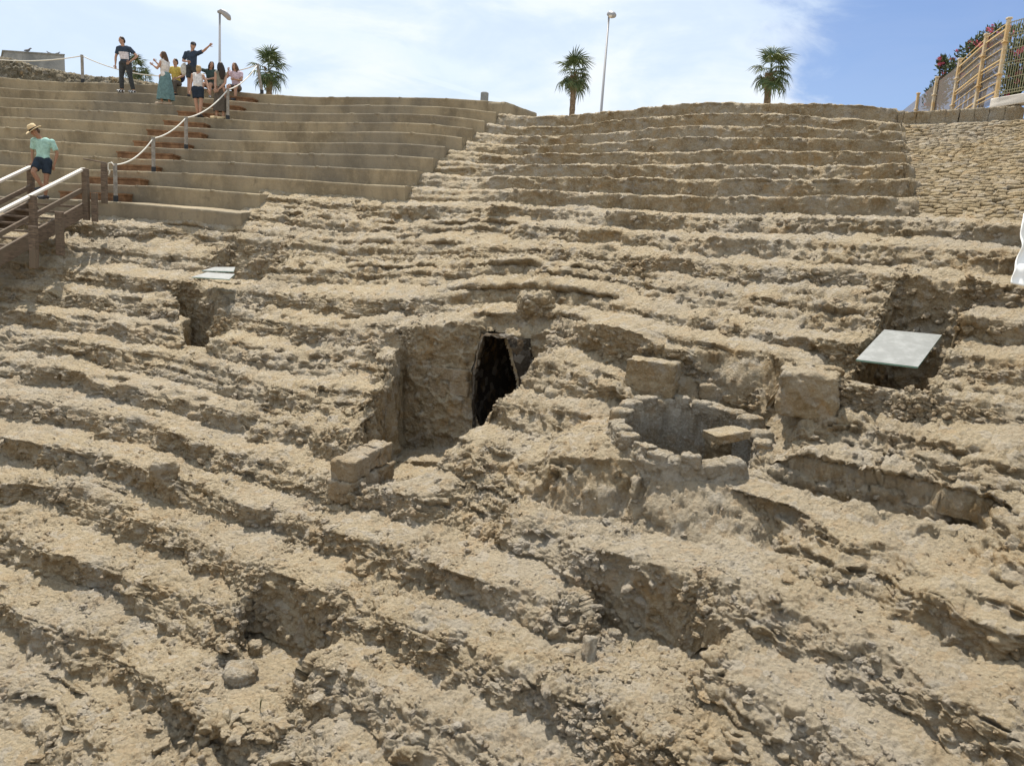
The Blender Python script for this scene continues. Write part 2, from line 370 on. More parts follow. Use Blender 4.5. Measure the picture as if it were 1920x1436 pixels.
# the places where the rings are broken: angle edges as functions of ring number, floor height
def edges(tab, ph):
    tab = sorted(tab); a = np.array(tab); return np.interp(ph, a[:, 0], a[:, 1]), np.interp(ph, a[:, 0], a[:, 2])
DOORPH = -3.62
CARVES = [
 # name, (ring, right angle, left angle) table, ring range, floor, edge width m
 ('passage', [(-7.95, rad(58.7), rad(59.5)), (-7.6, rad(58.2), rad(60.0)), (-7, rad(57.3), rad(60.85)), (-6.2, rad(57.1), rad(61.4)), (-5.5, rad(56.5), rad(61.9)), (-4.6, rad(56.7), rad(62.5)), (-4.0, rad(56.9), rad(62.9))], (-7.95, -4.0), -3.5, .24),
 ('pit', [(-4, rad(44.75), rad(46.75)), (-3, rad(44.95), rad(46.9)), (-1, rad(45.3), rad(47.25))], (-3.72, -1.0), zk(-3)-1.15, .08),
 ('nook_a', [(-12, th_at(560, -11.5), th_at(405, -11.5)), (-10, th_at(605, -10), th_at(466, -10))], (-11.9, -10.0), zk(-12)-.05, .16),
 ('nook_b', [(-10, th_at(1262, -9.6), th_at(1138, -9.6)), (-9, th_at(1285, -9), th_at(1108, -9)), (-8, th_at(1300, -8), th_at(1112, -8))], (-9.9, -8.0), zk(-9)-.38, .26),
 ('gap_left', [(-5, th_at(385, -5), th_at(345, -5)), (-3, th_at(390, -3), th_at(330, -3))], (-5, -3.0), zk(-5)-.55, .12),
 ('pit_left', [(-3, th_at(468, -2.6), th_at(360, -2.6)), (-1.4, th_at(478, -2), th_at(380, -2))], (-3.05, -1.0), zk(-3)-.06, .10),
 ('ledge_a', [(-8, th_at(905, -8), th_at(600, -8)), (-7, th_at(900, -7), th_at(600, -7))], (-7.9, -7.0), zk(-7)-.14, .3),
]
WELL_C, WELL_R = (2.25, 9.35), .80
def carve(th, ph, z, wob=True):
    th = np.asarray(th, float); ph = np.asarray(ph, float)+0*th; z = np.array(z, float)+0*th
    for n, (nm, tab, (p0, p1), fl, ew) in enumerate(CARVES):
        a, b = edges(tab, ph); R = R0+TR*ph; s = th*R
        wv = .07*n1d(ph*TR, n+1, .35)+.05*n1d(ph*TR, n+21, .12) if wob else 0
        m = sstep((th-a)*R+wv, -ew/2, ew/2)*sstep((b-th)*R+wv, -ew/2, ew/2)
        m = m*((ph >= p0) & (ph < p1+1e-6))
        f = fl
        if nm == 'passage': f = np.where(ph < -6.4, fl+(-6.4-ph)*.30, fl)
        z = z + m*(np.minimum(z, f)-z)
    return z
def carve_density(k, th):
    d = np.ones(th.shape)
    for nm, tab, (p0, p1), fl, ew in CARVES:
        if ew > .3 or k+1.3 < p0 or k-.3 > p1: continue
        for q in (k, k+.5, k+1):
            if q < p0-.5 or q > p1+.5: continue
            a, b = edges(tab, np.array([float(q)])); R = R0+TR*k
            for e in (a[0], b[0]): d += 2.2*np.exp(-((th-e)*R/.12)**2)
    return d

# concrete rows: right ends in picture columns
CEND = {0: 452, 1: 486, 2: 760, 3: 782, 4: 812, 5: 834, 6: 866, 7: 886, 8: 908, 9: 930, 10: 944}
REND = {k: 1700 for k in range(2, 10)}
TH_C = {k: th_at(v, k) for k, v in CEND.items()}
TH_R = {k: th_at(1712-4*(k-2), k) for k in range(2, 11)}

seat = empty('stone_seating', (0, 14, ZC), 'eroded rows of ancient stone seating filling the whole slope below the concrete steps', 'ruins')
DENS = .74
LUMPS = []
def build_row(k):
    tt = np.radians(np.linspace(30, 112, 1200)); R = R0+TR*(k+.5); x, y, z = plan(tt, np.full(tt.shape, k+.5)); u, v, w = project(x, y, z)
    m = 900
    ok = (w > 1.5) & (u > -m) & (u < 1920+m) & (v < 1780)
    if k >= 0: ok &= tt < TH_C[k]+(.012 if k > 1 else .014)
    if k >= 2: ok &= tt > TH_R[k]-.35/R
    if ok.sum() < 5: return None
    t0, t1 = tt[ok].min(), tt[ok].max()
    dist = np.sqrt(x*x+y*y+(z-ZC)**2)
    tq = np.linspace(t0, t1, 3000); dd = np.interp(tq, tt, dist); uq = np.interp(tq, tt, u); den = R/dd*768*DENS*carve_density(k, tq)*(.80 if k < 2 else .7)*np.where((uq < -30) | (uq > 1950), .22, 1.0)
    cum = np.concatenate([[0], np.cumsum((den[1:]+den[:-1])/2*np.diff(tq))]); nc = int(cum[-1])+8
    th = np.interp(np.linspace(0, cum[-1], nc), cum, tq)
    arc = th*R
    dv_ = dist[ok & (u > 0) & (u < 1920)]; dmin = float(np.percentile(dv_ if len(dv_) > 4 else dist[ok], 15)); dep = max(-(zk(k))/dmin, .03)
    # erosion along the row
    E = (.55 if k > -6 else .54)+(.5 if k > -6 else .45)*n1d(arc, k+40, 1.3)+.25*n1d(arc, k+60, .45)
    X, Y, Z = plan(th, np.full(th.shape, k+.0)); U, Vv, _ = project(X, Y, Z)
    if k >= 2: E = E*.45-.0 + .5*np.exp(-((U-820)/130)**2)
    E += .85*np.exp(-((U-960)/170)**2-((Vv-545)/80)**2) + .35*np.exp(-((U-1250)/300)**2-((Vv-560)/70)**2) + .5*np.exp(-((U-640)/260)**2-((Vv-450)/60)**2)
    E += .45*np.exp(-((U-1250)/350)**2-((Vv-900)/90)**2) + .5*np.exp(-((U-1500)/250)**2-((Vv-950)/120)**2) + .4*np.exp(-((U-350)/170)**2-((Vv-455)/35)**2)
    E += 1.0*np.exp(-((U-1640)/260)**2-((Vv-930)/75)**2) + .6*np.exp(-((U-1250)/200)**2-((Vv-930)/70)**2) + .45*np.exp(-((U-900)/90)**2-((Vv-560)/40)**2)
    pod = (sstep(th, rad(47.2), rad(49.0))*(1-sstep(th, rad(54.4), rad(56.6)))) if k == -4 else 0*th
    E = np.clip(E*(1-.8*pod), 0.02, 1.5)
    bite = .08*n1d(arc, k+80, .9)+.07*n1d(arc, k+100, .33)+.05*n1d(arc, k+110, .13)
    bite += .16*sstep(n1d(arc, k+120, 1.6), .22, .4)
    if k < -6: bite *= .75
    if k >= 2: bite *= .45
    lg = (.15*sstep(n1d(arc, k+140, 1.5)+.4*n1d(arc, k+150, .4), -.12, .28)*(.8 if -8 < k < -3 else 0)) if k < 2 else 0*arc
    lx = .34+.10*n1d(arc, k+160, .6)
    run = .04+.30*E**1.5; hl = .02+.17*E**1.3; deb = ((.05+.11*E) if k > -6 else (.03+.08*E))*(1 if k < 2 else .4)
    zt = carve(th, np.full(th.shape, k+.12), np.full(th.shape, zk(k)))
    zb = np.minimum(carve(th, np.full(th.shape, k-.02), np.full(th.shape, zk(k-1))), carve(th, np.full(th.shape, k-.3), np.full(th.shape, zk(k-1))))
    zt = zt+.17*pod
    low = sstep(zb+.12-zt, -.10, .10)       # dropped floor: no riser here
    hl = hl*(1-low); run = run+(.05-run)*low; bite = np.clip(bite, -.2, .4)*(1-low)
    wd = np.clip(((zt-zb)-.5)/.4, 0, 1); bite = bite*(1-.6*wd)
    cp = []                                  # control points: (distance behind the ring, height)
    und = (1-low)*np.clip(.62-E, 0, .6)*(.17 if k < -5 else .14)*(1 if k < 2 else .35)      # soft foot of the riser worn back under its edge
    cp.append((bite*.6-.04+und, np.minimum(zb, zt)-.22)); cp.append((bite*.85+und, np.minimum(zb+.0, zt-.02)+.0))
    lg = lg*(1-low); lx = np.maximum(lx, bite+run+.16)
    cp.append((bite+run*.45+und*.9, zb+(zt-zb-lg)*.45)); cp.append((bite+run*.9, zt-hl-lg-.03*(1-low))); cp.append((bite+run+.05, zt-lg-hl*.5)); cp.append((lx, zt-lg-hl*.1)); cp.append((lx+.09, zt-.01))
    cp.append((.68+0*th, zt+deb*.5)); cp.append((.60+.42+0*th, zt+deb*1.1+.02))
    cp = np.array([[a+0*th, b+0*th] for a, b in cp])          # [c,2,nc]
    hgt = float(np.percentile(zt-zb, 99)); hgt = max(hgt, RI)
    # samples between control points by seen length
    pxm = 768*DENS/dmin
    seg = [2, max(3, int(hgt*.45*pxm*.95)), max(3, int(hgt*.45*pxm*.95)), 3+int(.08*pxm), 2+int(.24*pxm*max(dep*1.4, .2)), 2+int(.12*pxm*.9), 2+int(.24*pxm*max(dep*1.25, .12)), 2+int(.35*pxm*max(dep*1.25, .08))]
    if k >= 1: seg[-1] = 4
    us = [0.0]
    for i, s_ in enumerate(seg): us += list(i+np.arange(1, s_+1)/s_)
    us = np.array(us); i = np.minimum(us.astype(int), len(cp)-2); f = us-i
    P0 = cp[np.maximum(i-1, 0)]; P1 = cp[i]; P2 = cp[i+1]; P3 = cp[np.minimum(i+2, len(cp)-1)]; f = f[:, None, None]
    Q = .5*((2*P1)+(-P0+P2)*f+(2*P0-5*P1+4*P2-P3)*f*f+(-P0+3*P1-3*P2+P3)*f**3)
    rho, zz = Q[:, 0], Q[:, 1]; ph = k+rho/TR; TT = np.broadcast_to(th, ph.shape)
    # floors inside the broken places follow their own outline
    zc_ = carve(TT.ravel(), np.minimum(ph, k+.995).ravel(), zz.ravel()).reshape(ph.shape); isr = us[:, None] < 2.6
    low2 = zt[None, :] < -99
    zz = np.where(isr, np.where(low2, zz, zz), zc_)
    zz = np.where(isr & (zt > zk(k)-.06)[None, :], Q[:, 1], zz)
    if -8 < k < -3:
        mw_ = 1.0 if k > -7 else np.clip((us-1.0)/1.6, 0, 1)[:, None]
        xg = CX+(R0+TR*ph)*np.cos(TT); yg = CY+(R0+TR*ph)*np.sin(TT); rg_ = np.hypot(xg-WELL_C[0], yg-WELL_C[1]); tg_ = -2.09+.222*(yg-WELL_C[1])-.12-.45*np.clip(rg_-1, 0, 3)-field(FZ, TT.ravel(), ph.ravel()).reshape(ph.shape)
        zz = np.where(zz < tg_, zz+(tg_-zz)*(1-sstep(rg_, 1.5, 2.0))*mw_, zz)
        zz = np.where(zz > tg_+.1, zz+(tg_+.1-zz)*(1-sstep(rg_, 1.0, 1.35)), zz)
    # right hand ends of the upper rows fall away to the cobbled slope
    if k >= 2:
        zz = zz - (1-sstep((TT-TH_R[k])*R + .10*n1d(zz*1.0, k+7, .12)+.06*n1d(rho, k+9, .2), -.16, .06))*1.1
    x, y, z = plan(TT.ravel(), ph.ravel(), zz.ravel()); V = np.stack([x, y, z], 1)
    G = V.reshape(*ph.shape, 3); N = grid_normals(G); N = N.reshape(-1, 3); N = np.where(N[:, 2:3] < -.5, -N, N)
    # outward check: riser normals point to the centre
    amp = .62 if k >= 2 else (.85 if k > -2 else .95)
    V = rock_disp(V, N, amp, .32 if k < -6 else .5)
    N2 = grid_normals(V.reshape(*ph.shape, 3)).reshape(-1, 3); N2 = np.where(N2[:, 2:3] < -.3, -N2, N2)
    okv = np.repeat((us > 1.05) & (us < 7.6), len(th)); u_, v_, w_ = project(V[:, 0], V[:, 1], V[:, 2])
    if k == -4: okv &= ~(inpoly(u_, v_, DOOR)) & ~((u_ > 690) & (u_ < 985) & (N2[:, 2] < .6))
    okv &= np.hypot(V[:, 0]-WELL_C[0], V[:, 1]-WELL_C[1]) > 1.05
    idx = np.flatnonzero(okv); idx = rng.choice(idx, int(len(idx)*.040), replace=False); LUMPS.append(np.concatenate([V[idx], N2[idx], np.full((len(idx), 1), float(k))], 1))
    F = grid_faces(*ph.shape)
    cen = V[F].mean(1)
    if k == -4:
        u, v, w = project(cen[:, 0], cen[:, 1], cen[:, 2])
        F = F[~(inpoly(u, v, DOOR) & (cen[:, 2]-ZC < zk(-4)-.05))]
    elif -9 < k < -4:
        F = F[np.hypot(cen[:, 0]-WELL_C[0], cen[:, 1]-WELL_C[1]) > .87]
    return link('seat_row', np_mesh('seat_row', V, F, False), ROCK, seat)
def inpoly(u, v, poly):
    r = np.zeros(u.shape, bool); n = len(poly)
    for i in range(n):
        x1, y1 = poly[i]; x2, y2 = poly[(i+1) % n]
        c = ((y1 > v) != (y2 > v)) & (u < (x2-x1)*(v-y1)/((y2-y1) or 1e-9)+x1); r ^= c
    return r
DOOR = [(903, 624), (925, 619), (947, 624), (946, 640), (953, 658), (961, 690), (968, 712), (970, 760), (968, 800), (900, 800), (885, 765), (887, 735), (884, 700), (892, 665)]
for k in range(-15, 10):
    build_row(k)
# ---------------------------------------------------------------- picking places on what is built
def at_z(px, py, z):                         # point of the ray at a height relative to the eye
    d = ray(px, py); return CAM + d*(z/d.z)
def pick(px, py, only=None):
    dg = bpy.context.evaluated_depsgraph_get(); d = ray(px, py); o = CAM.copy()
    for _ in range(6):
        ok, loc, nor, idx, ob, mt = scene.ray_cast(dg, o, d)
        if not ok: return None
        if only is None or ob.name.split('.')[0] in only: return loc
        o = loc+d*.01
    return None
bpy.context.view_layer.update()
def drop(x, y, z0=30.0, only=None):          # height of the ground under a point
    dg = bpy.context.evaluated_depsgraph_get(); ok, loc, nor, idx, ob, mt = scene.ray_cast(dg, Vector((x, y, z0)), Vector((0, 0, -1))); return loc.z if ok else None
ON = ('seat_row',)

# ---------------------------------------------------------------- passage under the seats
def ring_pt(px, py, ph, off=0.0):
    x, y, D, sl = ring_hit(px, py, R0+TR*ph+off); return Vector((x, y, ZC+sl*D))
dth = rad(58.7); RAD = Vector((math.cos(dth), math.sin(dth), 0)); SIDE = Vector((math.sin(dth), -math.cos(dth), 0))
out0 = [ring_pt(px, py, -4.0) for px, py in DOOR]
cen = sum(out0, Vector())/len(out0)
out0 = [p+Vector((0, 0, -1.1)) if p.z < cen.z-.35 else p for p in out0]
dense = []
for i in range(len(out0)):
    a_, b_ = out0[i], out0[(i+1) % len(out0)]
    for q in range(10): dense.append(a_.lerp(b_, q/10))
rings = []
for dep_, sc_ in [(.34, 1.5), (.18, 1.2), (.10, 1.02), (.12, 1.0), (.18, 1.03), (.26, 1.15), (.40, 1.45), (.56, 1.65)]+[(.7+.14*i, 1.7) for i in range(1, 40)]:
    rings.append([(lambda v: Vector((v.x, v.y, min(v.z, ZC+zk(-4)-.10))))(cen+(p-cen)*sc_+RAD*dep_) for p in dense+[dense[0]]])
Vt = np.array([[tuple(p) for p in r_] for r_ in rings]); Nt = grid_normals(Vt)
V2 = Vt.reshape(-1, 3); toc = np.array(tuple(cen))-V2; toc -= (toc@np.array(RAD))[:, None]*np.array(RAD); Nn = toc/np.linalg.norm(toc, axis=1)[:, None]
V2 = rock_disp(V2, Nn, .5)
F_ = grid_faces(*Vt.shape[:2])
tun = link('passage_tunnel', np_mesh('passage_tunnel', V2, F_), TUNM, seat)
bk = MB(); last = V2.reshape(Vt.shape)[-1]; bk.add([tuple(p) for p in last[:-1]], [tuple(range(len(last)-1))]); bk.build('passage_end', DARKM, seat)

def stone_mesh(size, seed, amp=.35, n=9, cham=.12, smooth=True):
    """a hewn or broken block: rounded box grid pushed about by the rock noise, centred on its base"""
    sx, sy, sz = size; bm = bmesh.new(); bmesh.ops.create_cube(bm, size=1)
    bmesh.ops.subdivide_edges(bm, edges=bm.edges[:], cuts=n, use_grid_fill=True)
    P = np.array([v.co[:] for v in bm.verts]); F = np.array([[v.index for v in f.verts] for f in bm.faces]); bm.free()
    q = P*2; r = np.maximum(np.abs(q).max(1), 1e-6); sph = q/np.linalg.norm(q, axis=1)[:, None]
    rr = 1-cham; core = np.clip(q, -rr, rr); d = q-core; l = np.linalg.norm(d, axis=1)[:, None]; nr = np.where(l > 1e-6, d/np.maximum(l, 1e-6), sph)
    q = core+nr*np.minimum(l, cham)
    V = q/2*np.array([sx, sy, sz]); N = nr/np.array([sx, sy, sz]); N /= np.linalg.norm(N, axis=1)[:, None]
    V = rock_disp(V+seed*7.3, N, amp, .9)-seed*7.3; V[:, 2] += sz/2
    return np_mesh('stone', V, F, smooth)
def block_at(name, loc, size, seed, rz=0, tilt=(0, 0), m=None, parent=None, amp=.35, n=12, cham=.12, **t):
    o = link(name, stone_mesh(size, seed, amp, n, cham), m or ROCK, parent, world=parent is None)
    M = Matrix.Translation(loc) @ Matrix.Rotation(rz, 4, 'Z') @ Matrix.Rotation(tilt[0], 4, 'X') @ Matrix.Rotation(tilt[1], 4, 'Y')
    if parent is not None: M = Matrix.Translation(-parent.location) @ M
    o.matrix_local = M if parent is not None else M
    if t: tag(o, **t)
    return o
JB = ring_pt(885, 743, -4.0, .04)
# dressed blocks let into the left side of the passage
azr = math.atan2(RAD.y, RAD.x)
BL = [(808, 690, 880, 712), (806, 713, 842, 742), (843, 713, 882, 742), (806, 743, 860, 771)]
BP = [pick((x0+x1)/2, (y0+y1)/2, ('seat_row',)) or at_y((x0+x1)/2, (y0+y1)/2, 12.1) for x0, y0, x1, y1 in BL]
for i, (x0, y0, x1, y1) in enumerate(BL):
    p = BP[i]; Rm = sorted(math.hypot(q.x-CX, q.y-CY) for q in BP)[len(BP)//2]; x_, y_, D_, sl_ = ring_hit((x0+x1)/2, (y0+y1)/2, Rm); p = Vector((x_, y_, ZC+sl_*D_)); d_ = (p-CAM).dot(CF); h_ = (y1-y0)*d_/FPX; w_ = (x1-x0)*d_/FPX*1.12
    u_ = Vector((x_-CX, y_-CY, 0)).normalized(); block_at('ashlar_block', p+Vector((0, 0, -h_/2))+u_*.08, (w_, .30, h_*.99), i+1, math.atan2(u_.y, u_.x)-math.pi/2, (0, 0), SMOOTHROCK, seat, .14, 12, .05)
# the low wall of dressed blocks standing in the mouth of the passage
aw = at_z(642, 832, -2.72); bw = at_z(722, 800, -2.72); dw = (bw-aw); Lw = dw.length*.8; dw.normalize(); rw = math.atan2(dw.y, dw.x)
loww = empty('low_block_wall', (aw.x, aw.y, ZC-3.6), 'low wall of squared sandstone blocks standing in the mouth of the sunken passage', 'wall')
for c in range(2):
    xx = 0.0 if c == 0 else -.04; j = 0
    while xx < Lw+.05:
        w_ = [.46, .30, .38, .42][(j+c*2) % 4]
        block_at('ashlar_block', aw+dw*(xx+w_/2)+Vector((0, 0, -.24-.28*(c+1)+(.02*j if c == 0 else 0))), (w_-.008, .34+.03*math.sin(j*5+c), .276), 20+c*5+j, rw+random.uniform(-.05, .05), (random.uniform(-.04, .04), random.uniform(-.03, .03)), SMOOTHROCK, loww, .5, 13, .13); xx += w_; j += 1

# ---------------------------------------------------------------- concrete steps, upper left
conr = empty('concrete_seating', (-10, 22, ZC), 'smooth stained concrete tiers rebuilding the upper rows on the left', 'steps')
tL = th_at(-260, 10)
for k in range(0, 11):
    t0, t1 = TH_C[k], tL+.02; R = R0+TR*k; n = int((t1-t0)*R/.045); th = np.linspace(t0, t1, n)
    zt = zk(k); zb = zk(k-1)-(.12 if k else .55)
    prof = [(.02, zb), (.015, zb+.25*(zt-zb)), (.012, zb+.5*(zt-zb)), (.006, zt-.12), (.0, zt-.06), (.0, zt-.034), (.008, zt-.014), (.024, zt-.003), (.05, zt), (.3, zt+.004), (.55, zt+.004), (TR+.06 if k < 10 else 2.2, zt), (TR+.06 if k < 10 else 2.2, zb)]
    pr = np.array(prof); ph = k+pr[:, 0:1]/TR+0*th[None, :]; zz = pr[:, 1:2]+0*th[None, :]
    x, y, z = plan(np.broadcast_to(th, ph.shape).ravel(), ph.ravel(), zz.ravel()); V = np.stack([x, y, z], 1); N = grid_normals(V.reshape(*ph.shape, 3)).reshape(-1, 3)
    hh = .014*perlin(V/.9)+.004*perlin(V/.16)+.002*perlin(V/.05)
    edge = np.exp(-(((zz-zt).ravel()+.02)/.03)**2)*np.exp(-(((ph-k)*TR).ravel()/.05)**2); hh -= edge*.03*sstep(perlin(V/.22+9), .35, .6)
    V = V+N*hh[:, None]; m_ = len(pr)
    F = grid_faces(*ph.shape)
    me = MB(); me.v = [tuple(p) for p in V]; me.f = [tuple(f) for f in F]; me.f.append(tuple(i*n for i in range(m_))); me.f.append(tuple(i*n+n-1 for i in range(m_-1, -1, -1)))
    link('concrete_step', me.mesh('concrete_step'), CONC, conr)
# broken slab turning the corner at the top right end of the tiers
p0 = plan(np.array([TH_C[10]]), np.array([10.25]), np.array([zk(10)])); 
block_at('corner_wall', Vector((p0[0][0]+.22, p0[1][0]+.55, p0[2][0]-1.62)), (.62, 1.9, 1.60), 71, -.55, (0, 0), CONC, conr, .22, 16, .05)
# bollard
pb = plan(np.array([th_at(887, 10)]), np.array([11.2]), np.array([zk(10)])); d_ = pb[1][0]
mb = MB(); mb.tube([(0, 0, -.3), (0, 0, .36), (0, 0, .385)], [.125, .125, .10], 20); ob = mb.build('stone_bollard', GREY, None, False); ob.location = (pb[0][0], pb[1][0], pb[2][0]); tag(ob, 'short grey round stump standing on the concrete rim against the sky', 'bollard')

# ---------------------------------------------------------------- rubble bank above the concrete, far left
tb = np.linspace(th_at(372, 11), th_at(-330, 11), 620); px_ = np.interp(tb, [th_at(q, 11) for q in (372, 340, 260, 120, 60, 0, -330)], [372, 340, 260, 120, 60, 0, -330])
hb = np.interp(px_, [-330, 0, 60, 120, 200, 260, 340, 372], [.95, .78, .60, .50, .40, .30, .16, -.15])
us = np.linspace(0, 1, 46); V = []
for u_ in us:
    ph = 11.0+1.2*u_+0*tb; zz = zk(10)-.15+(hb+.15)*sstep(u_, 0, .62)
    x, y, z = plan(tb, ph, zz); V.append(np.stack([x, y, z], 1))
V = np.array(V); N = grid_normals(V).reshape(-1, 3); N = np.where(N[:, 2:3] < 0, -N, N)
Vb = rock_disp(V.reshape(-1, 3), N, .85, 1.0)
bank = link('rubble_bank', np_mesh('rubble_bank', Vb, grid_faces(*V.shape[:2])), mat('dark_rubble', (.2, .17, .12), .97, rock_nodes((.10, .085, .055), (.19, .16, .11), (.30, .26, .19), (.16, .15, .12), dust=.35), spec=.1)); tag(bank, kind='structure')
# rocks on the skyline
for i, (px, w_) in enumerate([(672, 40), (468, 14)]):
    a = plan(np.array([th_at(px, 10)]), np.array([11.3]), np.array([zk(10)])); d_ = a[1][0]
    block_at('loose_rock', Vector((a[0][0], a[1][0], a[2][0]-.05)), (w_*d_/FPX, .5, .17), 80+i, .2, (0, 0), ROCK, None, .6, 12, .5, label=['flat rock lying on the rim of the concrete tiers against the sky', 'small rock on the rim beside the seated visitor in pink'][i], cat='rock')

# ---------------------------------------------------------------- cobbled slope on the right
def slope_z(ph): return Z0+RI*ph-.40
ts = np.linspace(th_at(2250, 5), TH_R[5]+.035, 170); phs = np.linspace(.6, 9.1, 170)
PHg, THg = np.meshgrid(phs, ts, indexing='ij')
x, y, z = plan(THg.ravel(), PHg.ravel(), slope_z(PHg).ravel()); V = np.stack([x, y, z], 1); N = grid_normals(V.reshape(170, 170, 3)).reshape(-1, 3); N = np.where(N[:, 2:3] < 0, -N, N)
V = V+N*(.035*perlin(V/.6)+.02*perlin(V/.15)+.006*perlin(V/.04))[:, None]
slope = link('cobbled_slope', np_mesh('cobbled_slope', V, grid_faces(170, 170)), mat('slope_mortar', (.36, .30, .22), .95, rock_nodes((.24, .19, .12), (.34, .28, .19), (.48, .42, .33), (.40, .36, .30), dust=.7), spec=.1)); tag(slope, kind='structure')
COBM = mat('slope_cobble', (.3, .24, .16), .93, rock_nodes((.27, .20, .105), (.40, .31, .185), (.52, .43, .29), (.42, .36, .27), dust=.3), spec=.1)
cob = [stone_mesh((1, 1, 1), 100+i, .0, 2, .42) for i in range(5)]
for i, me in enumerate(cob):
    co = np.empty(len(me.vertices)*3, np.float32); me.vertices.foreach_get('co', co); co = co.reshape(-1, 3); n_ = perlin(co*1.7+i*9)*.16; co[:, :2] *= (1+n_)[:, None]; co[:, 2] = (co[:, 2]-.5)*(1+perlin(co*1.3+i*4)*.25); me.vertices.foreach_set('co', co.ravel()); me.materials.append(COBM); me.update()
cands = []
ph = 1.55; row = 0
while ph < 8.95:
    t = th_at(2050, ph) + (row % 2)*.003; tR = float(np.interp(ph, [2, 10], [TH_R[2], TH_R[10]]))-.10/(R0+TR*ph)
    while t < tR:
        w_ = random.uniform(.10, .23); R = R0+TR*ph; j = random.uniform(-.05, .05)
        if random.random() > .04: cands.append((t+w_/2/R, ph+j/TR*.9+.012*math.sin(t*90), w_, random.uniform(.075, .11)))
        t += (w_+.012)/R
    ph += random.uniform(.078, .104)/TR*.86; row += 1
dd_ = []
SL = math.atan(RI/TR)
pts_c = []
for (t, p, w_, h_) in cands:
    x, y, z = plan(np.array([t]), np.array([p]), np.array([slope_z(p)])); pts_c.append((x[0], y[0], z[0], t, w_, h_))
vis = []
for q in pts_c:
    u, v, w = project(*q[:3]); vis.append(1/q[1] if -5 < u < 1925 else 0)
order = sorted(range(len(pts_c)), key=lambda i: -vis[i]); stuff = MB()
def cob_matrix(q):
    x, y, z, t, w_, h_ = q
    M = Matrix.Translation((x, y, z)) @ Matrix.Rotation(t-math.pi/2+random.uniform(-.35, .35), 4, 'Z') @ Matrix.Rotation(SL-.30+random.uniform(-.22, .2), 4, 'X') @ Matrix.Rotation(random.uniform(-.16, .16), 4, 'Y')
    return M @ Matrix.Diagonal((w_*1.04, h_*1.25, .085, 1))
for n_, i in enumerate(order):
    me = cob[random.randrange(5)]; M = cob_matrix(pts_c[i])
    if n_ < 300: o = link('cobble', me, None, slope, world=False); o.matrix_local = M
    else:
        stuff.add([M @ v.co for v in me.vertices], [tuple(p.vertices) for p in me.polygons])
o = stuff.build('cobbles', COBM, slope, True); o['kind'] = 'stuff'

# ---------------------------------------------------------------- plinth, wire fence and oleanders, top right
pl = empty('plinth_wall', (10, 17, ZC+3.6), 'low brown stone plinth along the top of the cobbled slope', 'wall')
t0, t1 = th_at(1918, 9.15), th_at(1672, 9.15); n = 9
tt = np.linspace(t0, t1, n+1)
for i in range(n):
    ta = (tt[i]+tt[i+1])/2; x, y, z = plan(np.array([ta]), np.array([9.35]), np.array([slope_z(9.1)]))
    L = (tt[i+1]-tt[i])*(R0+TR*9.35)
    block_at('plinth_stone', Vector((x[0], y[0], z[0]-.12)), (L-.001, .34, .40), 130+i, ta-math.pi/2, (0, 0), ROCK, pl, .22, 9, .03)
r1 = ray(1892, 37); r1b = ray(1872, 204)
xp, yp, zp = plan(np.array([th_at(1880, 9.6)]), np.array([9.75]), np.array([zk(9)])); Y1 = float(yp[0]); HT = r1.z/r1.y*Y1
tops = [(1892, 37), (1850, 67), (1800, 113), (1757, 147), (1722, 177)]
fposts = []
for px, py in tops:
    r_ = ray(px, py); Y = HT/(r_.z/r_.y); P_ = CAM+r_*(Y/r_.y); fposts.append(Vector((P_.x, P_.y, ZC+HT)))
for i in range(1, 5):                         # keep the posts in one straight line
    pass
GB = ZC+zk(9)-.35
fence = empty('wire_fence', (fposts[0].x, fposts[0].y, GB), 'ochre posts and cream wires running back from the corner, hung with grey netting', 'fence')
for i, p in enumerate(fposts):
    m = MB(); m.box((p.x, p.y, (GB+p.z)/2), (.072, .072, p.z-GB)); m.box((p.x, p.y, p.z+.02), (.10, .10, .04))
    for zc_ in (.45, 1.1): m.box((p.x, p.y, p.z-zc_), (.12, .12, .035))
    m.build('fence_post', FPOST, fence, False, .008)
dirf = (fposts[-1]-fposts[0]).normalized(); endp = fposts[-1]+dirf*9
chain = fposts+[endp]
for i in range(len(chain)-1):
    a_, b_ = chain[i], chain[i+1]
    if i < 2:
        for j, dz_ in enumerate([.06, .17, .36, .55, .78, .86, 1.05, 1.24, 1.43, 1.52, 1.72]):
            m = MB(); m.beam(a_-Vector((0, 0, dz_)), b_-Vector((0, 0, dz_)), .015 if dz_ not in (.17, .78, 1.43) else .026, .013 if dz_ not in (.17, .78, 1.43) else .026); m.build('fence_wire', FRAIL, fence)
    m = MB(); off = Vector((.05, 0, 0)); m.add([a_+off-Vector((0, 0, .08)), b_+off-Vector((0, 0, .08)), Vector((b_.x+.05, b_.y, GB)), Vector((a_.x+.05, a_.y, GB))], [(0, 1, 2, 3)]); m.build('shade_net', NET, fence)
